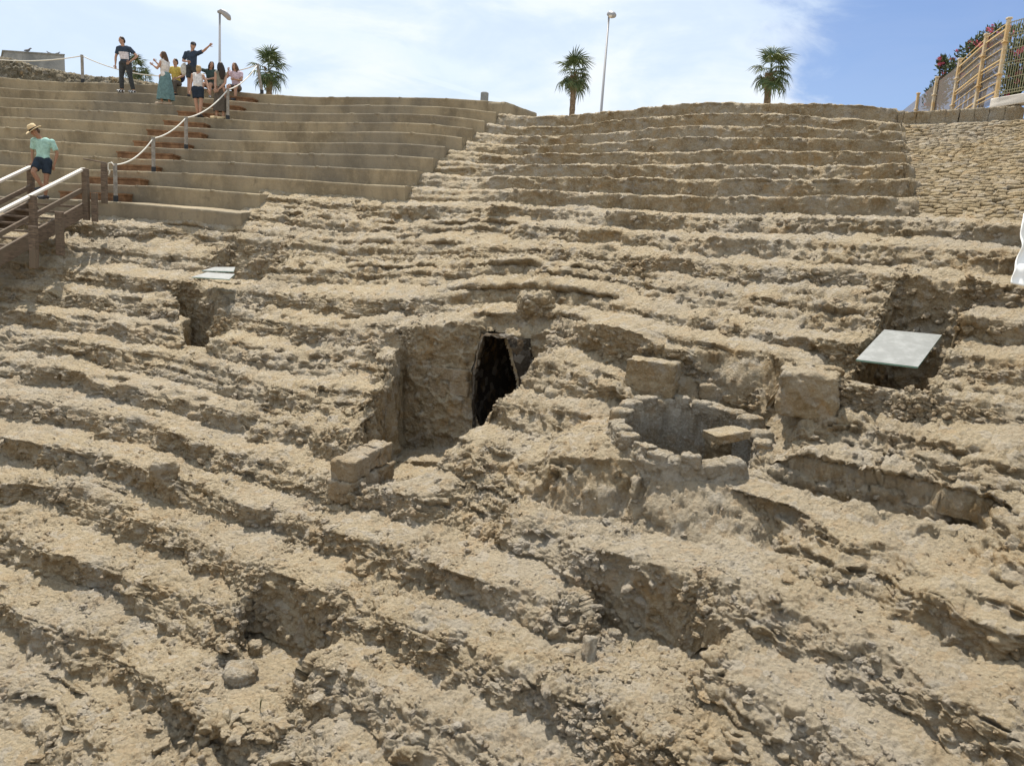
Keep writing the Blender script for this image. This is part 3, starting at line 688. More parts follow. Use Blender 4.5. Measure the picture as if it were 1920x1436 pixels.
# the bar panel right of the corner post
a_ = fposts[0]; b_ = at_y(2075, 0, Y1-1.9); b_.z = a_.z
pan = empty('bar_fence', (a_.x+.06, a_.y, GB), 'thin olive wire panel right of the corner post in front of oleanders', 'fence')
L = (b_-a_).length; nb = int(L/.055); dv = (b_-a_)/L
m = MB()
for j in range(nb):
    p = a_+dv*(.08+j*.055); m.beam((p.x, p.y, GB+.12), (p.x, p.y, a_.z-.05), .009, .009, (1, 0, 0))
o = m.build('upright_wires', FWIRE, pan)
for dz_ in (.07, .30, .36, .62, .88, .94, 1.2, 1.46, 1.52):
    m = MB(); m.beam(a_-Vector((0, 0, dz_)), b_-Vector((0, 0, dz_)), .016, .014); m.build('cross_wire', FWIRE, pan)
block_at('low_plaster_wall', Vector(((a_+dv*1.2).x, (a_+dv*1.2).y+.05, GB-.15)), (2.4, .25, .20), 150, math.atan2(dv.y, dv.x), (0, 0), PLASTER, None, .12, 10, .06, label='pale plastered kerb under the olive wire panel', cat='wall')

def leaf_cloud(m, c, r, n, L=.12, w=.022):
    c = Vector(c)
    for _ in range(n):
        d = Vector((random.gauss(0, 1), random.gauss(0, 1), random.gauss(0, 1))).normalized(); q = random.random()**.45
        p = c+Vector((d.x*r[0], d.y*r[1], d.z*r[2]))*q; ax = (d*.6+Vector((random.gauss(0, .5), random.gauss(0, .5), random.gauss(.5, .5)))).normalized(); s = ax.orthogonal().normalized(); s.rotate(Matrix.Rotation(random.uniform(0, 6.3), 3, ax)); l = L*random.uniform(.7, 1.3)
        m.add([p, p+ax*l*.5+s*w, p+ax*l, p+ax*l*.5-s*w], [(0, 1, 2, 3)])
fl = MB()
for _ in range(9):
    a = Vector((random.gauss(0, 1), random.gauss(0, 1), random.gauss(0, .8))).normalized()*.05
    t1_ = a.orthogonal().normalized()
    for q in range(5):
        v = t1_.copy(); v.rotate(Matrix.Rotation(q*1.2566, 3, a.normalized())); s = v.cross(a).normalized()
        fl.add([a, a+v*.028+s*.014+a*.2, a+v*.042, a+v*.028-s*.014+a*.2], [(0, 1, 2, 3)])
flm = fl.mesh('flower_cluster'); flm.materials.append(PINK)
def oleander(blobs, nf, label, tops_=()):
    c0 = blobs[0][0]; root = empty('oleander', (c0[0], c0[1], GB), label, 'shrub', 'oleanders behind the fence')
    m = MB(); st = MB()
    for c, r in blobs:
        leaf_cloud(m, c, r, int(420*(r[0]*r[1]*r[2])**.5/.3)+60)
        for _ in range(5): st.tube([(c[0]+random.uniform(-.1, .1), c[1], GB), (c[0]+random.uniform(-.3, .3)*r[0], c[1]+random.uniform(-.3, .3)*r[1], c[2]+.3*r[2])], [.02, .008], 5)
    m.build('foliage', LEAFO, root); st.build('stem', TRUNK, root)
    for i in range(nf):
        c, r = random.choice(blobs); d = Vector((random.gauss(0, 1), random.gauss(-.6, .8), random.gauss(.2, .8))).normalized()
        o = link('flower_cluster', flm, None, root, world=False); o.location = Vector(c)+Vector((d.x*r[0], d.y*r[1], d.z*r[2]))*1.0-root.location; o.rotation_euler = (random.uniform(0, 6), random.uniform(0, 6), 0); s = random.uniform(.6, 1.15); o.scale = (s, s, s)
def blob(px, py, Y, r): p = at_y(px, py, Y); return ((p.x, p.y, p.z), r)
Yb = Y1+6.6
oleander([blob(1757, 178, Yb, (.32, .4, .32)), blob(1752, 192, Yb, (.30, .4, .25)), blob(1762, 160, Yb, (.2, .3, .25))], 17, 'slender oleander with pink flowers rising left of the netting')
oleander([blob(1772, 128, Yb-.5, (.2, .25, .3)), blob(1765, 120, Yb-.5, (.10, .1, .22)), blob(1794, 128, Yb-1, (.25, .4, .2)), blob(1808, 150, Yb-1.0, (.4, .6, .5))], 26, 'oleander leaning over the fence top with a separate pink spray at its left tip')
oleander([blob(1824, 104, Yb-2.2, (.4, .5, .35)), blob(1836, 86, Yb-2.8, (.22, .4, .28)), blob(1850, 130, Yb-2.8, (.5, .6, .7)), blob(1868, 66, Yb-3.2, (.32, .4, .22))], 34, 'tall oleander behind the grey netting with flowers along the fence top')
oleander([blob(1905, 90, Y1+1.3, (.45, .5, .5)), blob(1912, 130, Y1+1.1, (.45, .5, .7)), blob(1900, 170, Y1+1.2, (.35, .4, .4)), blob(1960, 110, Y1+1.0, (.7, .6, .9))], 44, 'dense oleander with pink flowers behind the olive wire panel')

# ---------------------------------------------------------------- the round stone well
well = empty('stone_well', (WELL_C[0], WELL_C[1], ZC-2.5), 'round roofless stone shaft with whitish mortar sunk into the rows', 'well')
nth, WR, WO = 420, .79, 1.0
th = np.linspace(0, 2*math.pi, nth); yy = WELL_C[1]+WR*np.sin(th); ztop = -2.09+.222*(yy-WELL_C[1]) + .045*n1d(th*WR, 3, .25)+.03*n1d(th*WR, 5, .1)
ztop = ztop - .16*np.exp(-((((th-math.radians(-48)+math.pi) % (2*math.pi))-math.pi)/.28)**2)
prof = [(WO+.05, -.95, 14), (WO+.02, -.35, 16), (WO, -.06, 9), (WO-.04, 0, 6), (WR+.04, 0, 9), (WR, -.07, 6), (WR-.01, -1.35, 46), (WR+.02, -1.4, 1)]
rr, hh = [], []
for (a, b, c), (d, e, f) in zip(prof[:-1], prof[1:]):
    for q in range(c): rr.append(a+(d-a)*q/c); hh.append(b+(e-b)*q/c)
rr, hh = np.array(rr)[:, None], np.array(hh)[:, None]
V = np.stack([WELL_C[0]+rr*np.cos(th), WELL_C[1]+rr*np.sin(th), ZC+ztop[None, :]+hh+0*th], -1)
N = grid_normals(V); cdir = np.stack([np.cos(th)+0*rr, np.sin(th)+0*rr, 0*rr+0*th], -1)
nat = np.where((rr > (WR+WO)/2)[..., None], cdir, -cdir); flat = (np.abs(hh) < .01)[..., None]; nat = np.where(flat, np.array([0, 0, 1.]), nat)
V = rock_disp(V.reshape(-1, 3), nat.reshape(-1, 3)+0*V.reshape(-1, 3), .75, 1.0)
link('well_wall', np_mesh('well_wall', V, grid_faces(len(rr), nth)), PALE, well)
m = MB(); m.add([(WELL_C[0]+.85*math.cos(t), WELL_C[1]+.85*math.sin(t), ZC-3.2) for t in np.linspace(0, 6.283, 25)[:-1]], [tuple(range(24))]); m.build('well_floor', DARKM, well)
for i in range(21):
    t = i/21*2*math.pi+random.uniform(-.06, .06)
    if abs(((t-math.radians(-50)+math.pi) % (2*math.pi))-math.pi) < .3: continue
    z = float(np.interp(t % (2*math.pi), th, ztop)); w_ = random.uniform(.20, .29)
    block_at('rim_stone', Vector((WELL_C[0]+.895*math.cos(t), WELL_C[1]+.895*math.sin(t), ZC+z-.10)), (.23+random.uniform(-.03, .04), w_, random.uniform(.15, .21)), 200+i, t+random.uniform(-.15, .15), (random.uniform(-.1, .1), random.uniform(-.12, .12)), PALE, well, .42, 8, .35)
bpy.context.view_layer.update()
ANY = ('seat_row', 'well_wall', 'cobbled_slope', 'concrete_step')
def rock_px(name, px, py, wpx, hpx, dep, seed, rz=0, tilt=(0, 0), amp=.45, n=16, cham=.2, m=None, sink=.06, **t):
    p = pick(px, py, ANY); d_ = (p-CAM).dot(CF); w_ = wpx*d_/FPX; h_ = hpx*d_/FPX
    return block_at(name, p+Vector((0, dep*.35, -sink)), (w_, dep, h_+sink), seed, rz, tilt, m, None, amp, n, cham, **t)
rock_px('stone_block', 1226, 742, 92, 66, .55, 301, -.42, amp=.42, n=26, cham=.12, label='squared rough block standing on the ledge behind the round shaft', cat='stone block')
rock_px('stone_block', 1524, 776, 104, 76, .62, 302, -.38, amp=.5, n=30, cham=.22, label='large worn block right of the round shaft, banded by a dark groove', cat='stone block')
rock_px('flat_stone', 1350, 742, 66, 18, .26, 303, -.25, amp=.4, n=14, label='long flat stone lying just behind the rim of the round shaft', cat='stone')
rock_px('flat_stone', 1360, 862, 62, 40, .30, 304, .2, amp=.5, n=16, label='upright rubble prop under the slab at the gap in the shaft rim', cat='stone')
pp = pick(1360, 835); sl_ = block_at('stone_slab', at_z(1362, 822, -2.13), (.48, .36, .11), 305, .35, (0, -.14), None, None, .25, 16, .14, label='thin flat slab bridging the gap in the rim of the round shaft', cat='stone slab')
rock_px('loose_stone', 1160, 782, 22, 14, .12, 306, .3, amp=.4, n=8, cham=.5, label='small round stone capping the narrow slit left of the shaft', cat='stone')
rock_px('boulder', 443, 1288, 58, 34, .34, 307, .3, amp=.35, n=18, cham=.75, m=PALE, label='smooth grey boulder half buried below the left square hollow', cat='boulder')
rock_px('boulder', 300, 890, 46, 24, .28, 308, .3, sink=.18, amp=.7, n=18, cham=.6, label='rounded brown lump resting on a tread in the left middle rows', cat='boulder')
rock_px('loose_stone', 476, 1228, 30, 22, .20, 309, .3, amp=.5, n=10, cham=.6, label='rough stone on the lip of the left square hollow', cat='stone')
rock_px('loose_stone', 1104, 1246, 18, 46, .10, 310, .5, tilt=(-.5, .3), amp=.3, n=10, cham=.3, m=PALE, label='pale upright sliver at the left corner of the right hollow', cat='stone')
rock_px('loose_stone', 1152, 1196, 20, 12, .12, 311, .1, amp=.4, n=8, cham=.6, m=PALE, label='pale stone in the shade at the back of the right hollow', cat='stone')
rock_px('loose_stone', 1494, 1340, 24, 15, .14, 312, .8, amp=.4, n=8, cham=.5, label='lone stone on the smooth sand below the right hollow', cat='stone')
rock_px('loose_stone', 365, 786, 30, 13, .18, 313, .4, amp=.4, n=10, cham=.6, label='flat oval stone against a riser in the left middle rows', cat='stone')
rock_px('loose_stone', 1560, 708, 46, 20, .3, 314, .1, amp=.5, n=12, cham=.5, label='rounded stone below the front corner of the glass cover, right', cat='stone')
rock_px('loose_stone', 482, 508, 16, 22, .35, 316, .6, amp=.3, n=10, m=SMOOTHROCK, label='upright dressed kerb stone right of the small glass covers', cat='stone')
rock_px('rock_knob', 1000, 590, 66, 40, .5, 317, .1, amp=.9, n=24, cham=.6, label='knobbly boulder overhanging the right side of the dark doorway', cat='boulder')

# ---------------------------------------------------------------- scattered stones and pebbles
PEBM = mat('pebble', (.4, .36, .3), .92, rock_nodes((.28, .205, .12), (.42, .335, .22), (.58, .51, .40), (.46, .42, .36), dust=.35), spec=.1)
LP = np.concatenate(LUMPS); m_ = sstep(perlin(LP[:, :3]/.8+20)+.5*perlin(LP[:, :3]/.3+4), -.15, .45); sd_ = 1-sstep(LP[:, 5], .35, .85)
r_ = rng.random(len(LP)); rough_ = np.maximum(sd_, m_)
sz = .006+.008*rng.random(len(LP))+(.010+.030*rough_)*r_**5+rough_*.004
sz *= np.where(LP[:, 6] >= 2, 1.0, np.where(LP[:, 6] > -3, 1.25, 1.0))
keep = rng.random(len(LP)) < np.where(LP[:, 6] >= 2, .5, .26+.42*rough_); LP, sz, sd_ = LP[keep], sz[keep], sd_[keep]
pts = LP[:, :3]-LP[:, 3:6]*(sz*.42)[:, None]
me = bpy.data.meshes.new('stone_rubble'); me.vertices.add(len(pts)); me.vertices.foreach_set('co', pts.astype(np.float32).ravel())
at = me.attributes.new('rot', 'FLOAT_VECTOR', 'POINT'); rr_ = rng.random((len(pts), 3))*np.array([.9, .9, 6.28])-np.array([.45, .45, 0]); at.data.foreach_set('vector', rr_.astype(np.float32).ravel())
at = me.attributes.new('scl', 'FLOAT_VECTOR', 'POINT'); ss_ = sz[:, None]*np.stack([rng.uniform(.9, 1.7, len(pts)), rng.uniform(.8, 1.2, len(pts)), rng.uniform(.55, .95, len(pts))], 1); at.data.foreach_set('vector', ss_.astype(np.float32).ravel())
rub = link('stone_rubble', me, PEBM); tag(rub, kind='stuff')
ng = bpy.data.node_groups.new('stone_rubble', 'GeometryNodeTree'); ng.interface.new_socket('Geometry', in_out='INPUT', socket_type='NodeSocketGeometry'); ng.interface.new_socket('Geometry', in_out='OUTPUT', socket_type='NodeSocketGeometry'); G = NT(ng)
gi = G.n('NodeGroupInput'); go = G.n('NodeGroupOutput'); mp_ = G.n('GeometryNodeMeshToPoints'); G.L.new(gi.outputs[0], mp_.inputs[0])
jn = G.n('GeometryNodeGeometryToInstance')
for i in range(4):
    ic = G.n('GeometryNodeMeshIcoSphere'); ic.inputs['Radius'].default_value = 1; ic.inputs['Subdivisions'].default_value = 3
    po = G.n('GeometryNodeInputPosition'); nz_ = G.n('ShaderNodeTexNoise', _noise_dimensions='4D'); G.L.new(po.outputs[0], nz_.inputs['Vector']); nz_.inputs['W'].default_value = i*3.7; nz_.inputs['Scale'].default_value = 1.15; nz_.inputs['Detail'].default_value = 3; nz_.inputs['Roughness'].default_value = .6
    f_ = G.math('MULTIPLY_ADD', nz_.outputs[0], 2.2, -.15); vm = G.nt.nodes.new('ShaderNodeVectorMath'); vm.operation = 'SCALE'; G.L.new(po.outputs[0], vm.inputs[0]); G.L.new(f_, vm.inputs['Scale'])
    sp_ = G.n('GeometryNodeSetPosition'); G.L.new(ic.outputs[0], sp_.inputs[0]); G.L.new(vm.outputs[0], sp_.inputs['Position'])
    sm = G.n('GeometryNodeSetMaterial'); sm.inputs['Material'].default_value = PEBM; G.L.new(sp_.outputs[0], sm.inputs[0]); G.L.new(sm.outputs[0], jn.inputs[0])
ra = G.n('GeometryNodeInputNamedAttribute', _data_type='FLOAT_VECTOR'); ra.inputs['Name'].default_value = 'rot'; sa = G.n('GeometryNodeInputNamedAttribute', _data_type='FLOAT_VECTOR'); sa.inputs['Name'].default_value = 'scl'
ip = G.n('GeometryNodeInstanceOnPoints'); ip.inputs['Pick Instance'].default_value = True; G.L.new(mp_.outputs[0], ip.inputs['Points']); G.L.new(jn.outputs[0], ip.inputs['Instance']); G.L.new(ra.outputs[0], ip.inputs['Rotation']); G.L.new(sa.outputs[0], ip.inputs['Scale']); G.L.new(ip.outputs[0], go.inputs[0])
rub.modifiers.new('rubble', 'NODES').node_group = ng
stm = [stone_mesh((1, 1, 1), 420+i, 0, 8, .35) for i in range(5)]
for i, me in enumerate(stm):
    co = np.empty(len(me.vertices)*3, np.float32); me.vertices.foreach_get('co', co); co = co.reshape(-1, 3); co[:, 2] -= .5; co *= (1+perlin(co*1.6+i*5)*.55+perlin(co*3.2+i*5)*.28+cobble(co*4+i)*.14)[:, None]; me.vertices.foreach_set('co', co.ravel()); me.materials.append(ROCK); me.update()
for i in range(38):
    px, py = random.uniform(0, 1920), 600+830*random.random()**.7
    if i < 30: px, py = random.gauss(420, 90), random.gauss(1370, 35)
    elif i < 38: px, py = random.gauss(1420, 60), random.gauss(1400, 25)
    p = pick(px, py, ON)
    if p is None: continue
    s = random.uniform(.06, .13)*(1.1 if i < 48 else 1)
    o = link('loose_stone', stm[i % 5]); o.location = p+Vector((0, 0, s*.1)); o.rotation_euler = (random.uniform(-.5, .5), random.uniform(-.5, .5), random.uniform(0, 6.3)); o.scale = (s*random.uniform(1, 1.6), s, s*random.uniform(.5, .8))
    if i < 30: tag(o, 'small loose stone in the rubble spill near the bottom left corner', 'stone', 'stones of the spill at the bottom left')
    elif i < 38: tag(o, 'small loose stone in the rubble spill near the bottom right edge', 'stone', 'stones of the spill at the bottom right')

for px, py, lab, h_ in [(487, 1330, 'thin dry weed standing on the sand below the left hollow', .16), (1186, 1212, 'tiny green weed in the shade of the right hollow', .07)]:
    p = pick(px, py, ON); r_ = empty('weed', p, lab, 'weed')
    for j in range(5):
        a_ = random.uniform(0, 6.28); m = MB(); m.tube([p-Vector((0, 0, .02)), p+Vector((math.cos(a_)*.02, math.sin(a_)*.02, h_*.6)), p+Vector((math.cos(a_)*.05, math.sin(a_)*.05, h_*random.uniform(.8, 1)))], [.003, .0025, .001], 4); m.build('stalk', GRASSD, r_)
# ---------------------------------------------------------------- glass covers
def quad_slab(name, pts, th_, m, mside, **t):
    root = empty(name, sum(pts, Vector())/4, **t); nrm = (pts[1]-pts[0]).cross(pts[2]-pts[0]).normalized(); nrm = nrm if nrm.z > 0 else -nrm
    a = MB(); a.add([p+nrm*.002 for p in pts]+[p-nrm*th_*.0 for p in pts], [(0, 1, 2, 3)]); a.build('glass_face', m, root)
    b = MB(); b.add(pts+[p-nrm*th_ for p in pts], [(0, 1, 5, 4), (1, 2, 6, 5), (2, 3, 7, 6), (3, 0, 4, 7), (7, 6, 5, 4)]); b.build('glass_edge', mside, root)
    return root
fz = -1.16
A_ = at_y(1605, 674, 9.42); B_ = at_y(1721, 688, 9.12); C_ = at_y(1766, 628, 10.0); D_ = at_y(1658, 618, 10.35)
quad_slab('glass_cover', [A_, B_, C_, D_], .02, GLASS, GLASSE, label='large tilted frosted glass sheet covering the square pit on the right', cat='glass sheet')
za = -1.02
quad_slab('glass_cover', [at_y(359, 519.5, 15.35), at_y(430, 524, 15.25), at_y(440, 514, 15.65), at_y(388, 510.5, 15.75)], .015, GLASS, GLASSE, label='front of two thin frosted glass strips in the left rows', cat='glass sheet')
quad_slab('glass_cover', [at_y(378, 507.5, 15.8), at_y(438, 509.5, 15.75), at_y(441, 501, 16.1), at_y(402, 501, 16.15)], .015, GLASS, GLASSE, label='rear of two thin frosted glass strips in the left rows', cat='glass sheet')

# ---------------------------------------------------------------- white sheet at the right edge
us = np.linspace(0, 1, 40); vs = np.linspace(0, 1, 50); V = []
top_, bot_ = at_y(1918, 402, 9.9), at_y(1900, 532, 9.35); tr_, br_ = at_y(1990, 395, 10.4), at_y(1995, 560, 9.6)
for v_ in vs:
    l_ = top_.lerp(bot_, v_); r__ = tr_.lerp(br_, v_)
    l_ = l_+Vector((-.02*math.sin(v_*9)+.12*(v_-v_*v_)*0, 0, 0))
    for u_ in us:
        p = l_.lerp(r__, u_); p.y -= .025*math.sin(u_*19+v_*5)+.018*math.sin(v_*17+u_*9)+.02*perlin(np.array([[u_*5, v_*7, 3.3]]))[0]; V.append(tuple(p))
sh = link('white_sheet', np_mesh('white_sheet', np.array(V), grid_faces(50, 40)), CLOTHW); tag(sh, 'crumpled white plastic sheet hanging at the right edge of the picture', 'sheet')
md = sh.modifiers.new('thick', 'SOLIDIFY'); md.thickness = .012

# ---------------------------------------------------------------- ground
nt = 160; tg = np.linspace(0, 2*math.pi, nt+1); rg = [0.5, 8, R0-15.6*TR, R0-15.2*TR, R0-14*TR, R0-4*TR, R0+9*TR, R0+11.6*TR, 45, 60, 120, 400, 1500]
def gz(R):
    p = (R-R0)/TR
    if p <= -15.5: return ZC-6.25
    if p >= 11.5: return ZC+zk(9)-.55
    return ZC+Z0+RI*p-3.4
gzs = [gz(R) for R in rg]; gzs[3] = ZC-7.5; gzs[4] = ZC-9; gzs[6] = ZC+zk(8)-.8; gzs[7] = ZC+zk(9)-.55
V = np.array([[(CX+R*math.cos(t), CY+R*math.sin(t), z) for t in tg] for R, z in zip(rg, gzs)])
gr = link('ground', np_mesh('ground', V.reshape(-1, 3), grid_faces(len(rg), nt+1), False), EARTH); tag(gr, kind='structure')
GT = ZC+zk(9)-.55

# ---------------------------------------------------------------- wooden half steps up the concrete
ws = empty('wooden_steps', (-8, 20, ZC), 'flight of reddish timber half steps climbing the concrete tiers beside the rope posts', 'steps')
for k, x0, x1, hgt in [(0, 116, 234, .20), (1, 168, 265, .20), (2, 215, 291, .20), (3, 223, 326, .21), (4, 254, 352, .20), (5, 279, 379, .22), (6, 310, 384, .20), (7, 336, 409, .20), (8, 382, 452, .20), (9, 410, 475, .20)]:
    ta, tb_ = th_at(x1, k+.6), th_at(x0, k+.6); m = MB()
    for s_ in range(2):                       # tread board and body
        pass
    def PP(t, ph_, z): x, y, zz = plan(np.array([t]), np.array([ph_]), np.array([z])); return Vector((x[0], y[0], zz[0]))
    f0, f1 = k+.50, k+.985; z0_, z1_ = zk(k)-.01, zk(k)+hgt
    m.add([PP(ta, f0, z0_), PP(tb_, f0, z0_), PP(tb_, f1, z0_), PP(ta, f1, z0_), PP(ta, f0, z1_-.045), PP(tb_, f0, z1_-.045), PP(tb_, f1, z1_-.045), PP(ta, f1, z1_-.045)], [(0, 1, 5, 4), (1, 2, 6, 5), (3, 0, 4, 7), (4, 5, 6, 7), (2, 3, 7, 6)])
    e = .0009; m.add([PP(ta-e, f0-.03, z1_-.042), PP(tb_+e, f0-.03, z1_-.042), PP(tb_+e, f1, z1_-.042), PP(ta-e, f1, z1_-.042), PP(ta-e, f0-.03, z1_), PP(tb_+e, f0-.03, z1_), PP(tb_+e, f1, z1_), PP(ta-e, f1, z1_)], [(0, 1, 5, 4), (1, 2, 6, 5), (3, 0, 4, 7), (4, 5, 6, 7), (2, 3, 7, 6), (0, 3, 2, 1)])
    m.build('timber_step', WOODR, ws)
# rope posts
posts = []
rp = [(217, 371, 305, 0, 'rope post at the foot of the timber steps, rope knotted round its top'), (288, 322, 262, 2, 'rope post on the tiers, second from the foot of the timber steps'), (349, 277, 221, 4, 'rope post half way up the timber steps'), (427, 218, 165, 7, 'rope post beside the woman in the long skirt'), (491, 178, 128, 10, 'leaning rope post on the rim in front of a palm'), (155, 157, 110, 10, 'rope post on the rim left of the man in the dark shirt')]
for px, pyb, pyt, k, lab in rp:
    t = th_at(px, k+.25); x, y, z = plan(np.array([t]), np.array([k+.25]), np.array([zk(k)])); x, y, z = x[0], y[0], z[0]; h_ = (pyb-pyt)*y/FPX*1.03
    lean = -.16 if px == 491 else 0
    r_ = empty('rope_post', (x, y, z), lab, 'post', 'rope posts on the concrete tiers')
    m = MB(); m.tube([(x, y, z+.12), (x+lean*h_*.5, y, z+h_*.5), (x+lean*h_, y, z+h_)], .048, 10); m.build('wooden_post', WOODG, r_)
    m = MB(); m.tube([(x, y, z-.02), (x, y, z+.14)], .058, 10); m.box((x, y, z+.005), (.16, .16, .02)); m.build('iron_shoe', SHOE_IRON, r_)
    posts.append(Vector((x+lean*h_, y, z+h_-.03)))
def rope(a, b, sag, label, n=14, tail=None):
    pts = [a.lerp(b, i/n)-Vector((0, 0, sag*4*(i/n)*(1-i/n))) for i in range(n+1)]
    if tail: pts = tail+pts
    m = MB(); m.tube(pts, .017, 7); o = m.build('rope', ROPE, None, True); tag(o, label, 'rope', 'ropes strung between the posts')
p0_ = posts[0]; knot = [p0_+Vector(q) for q in ((-.14, -.03, -.26), (-.10, -.05, -.16), (-.16, -.03, -.10), (-.13, -.04, .02), (-.05, -.06, .04), (.0, -.06, -.02))]
rope(posts[0], posts[1], .16, 'lowest pale rope, sagging up from the knotted post', tail=knot)
rope(posts[1], posts[2], .10, 'pale rope between the second and third posts of the timber steps')
rope(posts[2], posts[3], .16, 'pale rope passing in front of the woman in navy shorts')
rope(posts[3], posts[4], .14, 'pale rope rising from the long skirted woman to the leaning post')
pm = at_y(372, 138, posts[4].y+.3); rope(posts[4], pm, .10, 'pale rope behind the seated visitors'); rope(pm, posts[5], .30, 'long pale rope behind the standing visitors')
rope(posts[5], at_y(-90, 98, posts[5].y+1), .22, 'pale rope running out of the picture at the upper left')

# ---------------------------------------------------------------- wooden stairs at the left edge
st = empty('wooden_stairs', (-10.5, 16.5, ZC-.5), 'weathered timber stairs with sunlit handrails descending at the left edge', 'stairs')
def Pw(px, py, Y): return at_y(px, py, Y)
def timber(name, a, b, w, h, m=WOOD, up=(0, 0, 1), bev=.008): q = MB(); q.beam(a, b, w, h, up); return q.build(name, m, st, False, bev)
ru = Vector((-.26, -.966, 0))                 # down the slope, in plan
NT_ = Vector((Pw(160, 372, 17.75).x, 17.75, ZC+.42)); LF = Vector((-.975, .222, 0))*1.40
gx = -.50                                     # fall per metre
def sp(s_, side, dz): return NT_+ru*s_+LF*side+Vector((0, 0, gx*s_+dz))
LEN = 3.9
for side in (0, 1):
    timber('stringer', sp(-.05, side, -.19), sp(LEN, side, -.19), .06, .30)
    timber('handrail', sp(.02, side, .70), sp(LEN, side, .70), .11, .05, RAILGLARE)
    for s_ in ((.05, 1.45, 2.9) if side == 0 else (.0, 1.6, 3.1)):
        pz = sp(s_, side, 0); off = Vector((.055, 0, 0)) if side == 0 else Vector((-.055, 0, 0))
        timber('baluster_post', pz+off+Vector((0, 0, -.42)), pz+off+Vector((0, 0, .72)), .12, .12, WOOD, (1, 0, 0))
    for s0, s1 in (((.1, 1.4), (1.5, 2.85)) if side == 0 else ((.05, 1.55), (1.65, 3.05))): timber('mid_rail', sp(s0, side, .26)+Vector((0, 0, .0)), sp(s1, side, .26), .05, .10)
for i in range(13):
    s_ = .12+i*.30; a_, b_ = sp(s_, .02, -.10), sp(s_, .98, -.10)
    q = MB(); ax = LF.normalized(); ay = ru; q.box((a_+b_)/2, ((b_-a_).length, .26, .045), (ax, ay, ax.cross(ay).normalized())); q.build('tread', WOOD, st, False, .006)
# props under the near stringer and the landing posts beside the rope
for px, pyt, pyb, Y in [(111, 397, 470, 16.6), (62, 424, 494, 15.7)]:
    a_ = Pw(px, pyt, Y); b_ = Pw(px+2, pyb, Y); timber('prop', b_-Vector((0, 0, .1)), a_, .13, .13, WOOD, (1, 0, 0))
for px, pyt, pyb, Y in [(177, 362, 412, 17.72), (195, 306, 378, 18.05)]:
    a_ = Pw(px, pyt, Y); b_ = Pw(px+1, pyb, Y); timber('landing_post', b_-Vector((0, 0, .05)), a_, .11, .11, WOOD, (1, 0, 0))
timber('landing_rail', Pw(156, 298, 17.9), Pw(200, 306, 18.1), .03, .03)

# ---------------------------------------------------------------- far things on the rim
YB = 55
def far_z(px, py): return at_y(px, py, YB)
a_ = far_z(7, 97); b_ = far_z(121, 104); bld = empty('grey_building', ((a_.x+b_.x)/2, YB, GT), 'flat roofed grey concrete building block seen over the rubble bank at the far left', 'building')
w_ = b_.x-a_.x; zt = (a_.z+b_.z)/2
def prism(xa, xb, y0, dp, sk, za_, zb_):
    q = MB(); q.add([(xa, y0, za_), (xb, y0, za_), (xb+sk, y0+dp, za_), (xa+sk, y0+dp, za_), (xa, y0, zb_), (xb, y0, zb_), (xb+sk, y0+dp, zb_), (xa+sk, y0+dp, zb_)], [(0, 1, 5, 4), (1, 2, 6, 5), (2, 3, 7, 6), (3, 0, 4, 7), (4, 5, 6, 7), (3, 2, 1, 0)]); return q
prism(a_.x, b_.x, YB, 5, -3.6, GT, zt).build('wall', GREY, bld)
prism(a_.x-.07, b_.x+.07, YB-.07, 5.1, -3.6, zt+.002, zt+.07).build('roof_slab', GREY, bld)
birdm = MAT_B = mat('grey_plumage', (.16, .16, .17), .8)
def bird(px, s, flip, lab):
    p = at_y(px, 100, YB+.5); z = zt+.065; x = p.x; f = -1 if flip else 1
    r_ = empty('bird', (x, YB+.5, z), lab, 'bird', 'birds on the grey building')
    m = MB(); m.tube([(x-f*.20*s, YB+.5, z+.13*s), (x-f*.12*s, YB+.5, z+.14*s), (x, YB+.5, z+.15*s), (x+f*.09*s, YB+.5, z+.19*s), (x+f*.13*s, YB+.5, z+.25*s), (x+f*.17*s, YB+.5, z+.275*s), (x+f*.205*s, YB+.5, z+.27*s), (x+f*.25*s, YB+.5, z+.262*s)], [.012*s, .04*s, .068*s, .055*s, .034*s, .036*s, .025*s, .004*s], 10)
    for q in (-.02, .03): m.tube([(x+q*s, YB+.48, z), (x+q*s, YB+.48, z+.12*s)], .008*s, 5)
    m.build('body', birdm, r_, True)
    for sd in (-1, 1):
        m = MB(); m.tube([(x+f*.07*s, YB+.5+sd*.055*s, z+.18*s), (x-f*.06*s, YB+.5+sd*.06*s, z+.165*s), (x-f*.2*s, YB+.5+sd*.02*s, z+.15*s)], [(.035*s, .02*s), (.05*s, .018*s), (.008*s, .006*s)], 8); m.build('wing', birdm, r_, True)
bird(52, 1.25, False, 'largest bird, standing towards the left end of the grey roof'); bird(92, .8, True, 'middle one of the three birds on the grey roof'); bird(108, .8, False, 'bird nearest the right end of the grey roof')

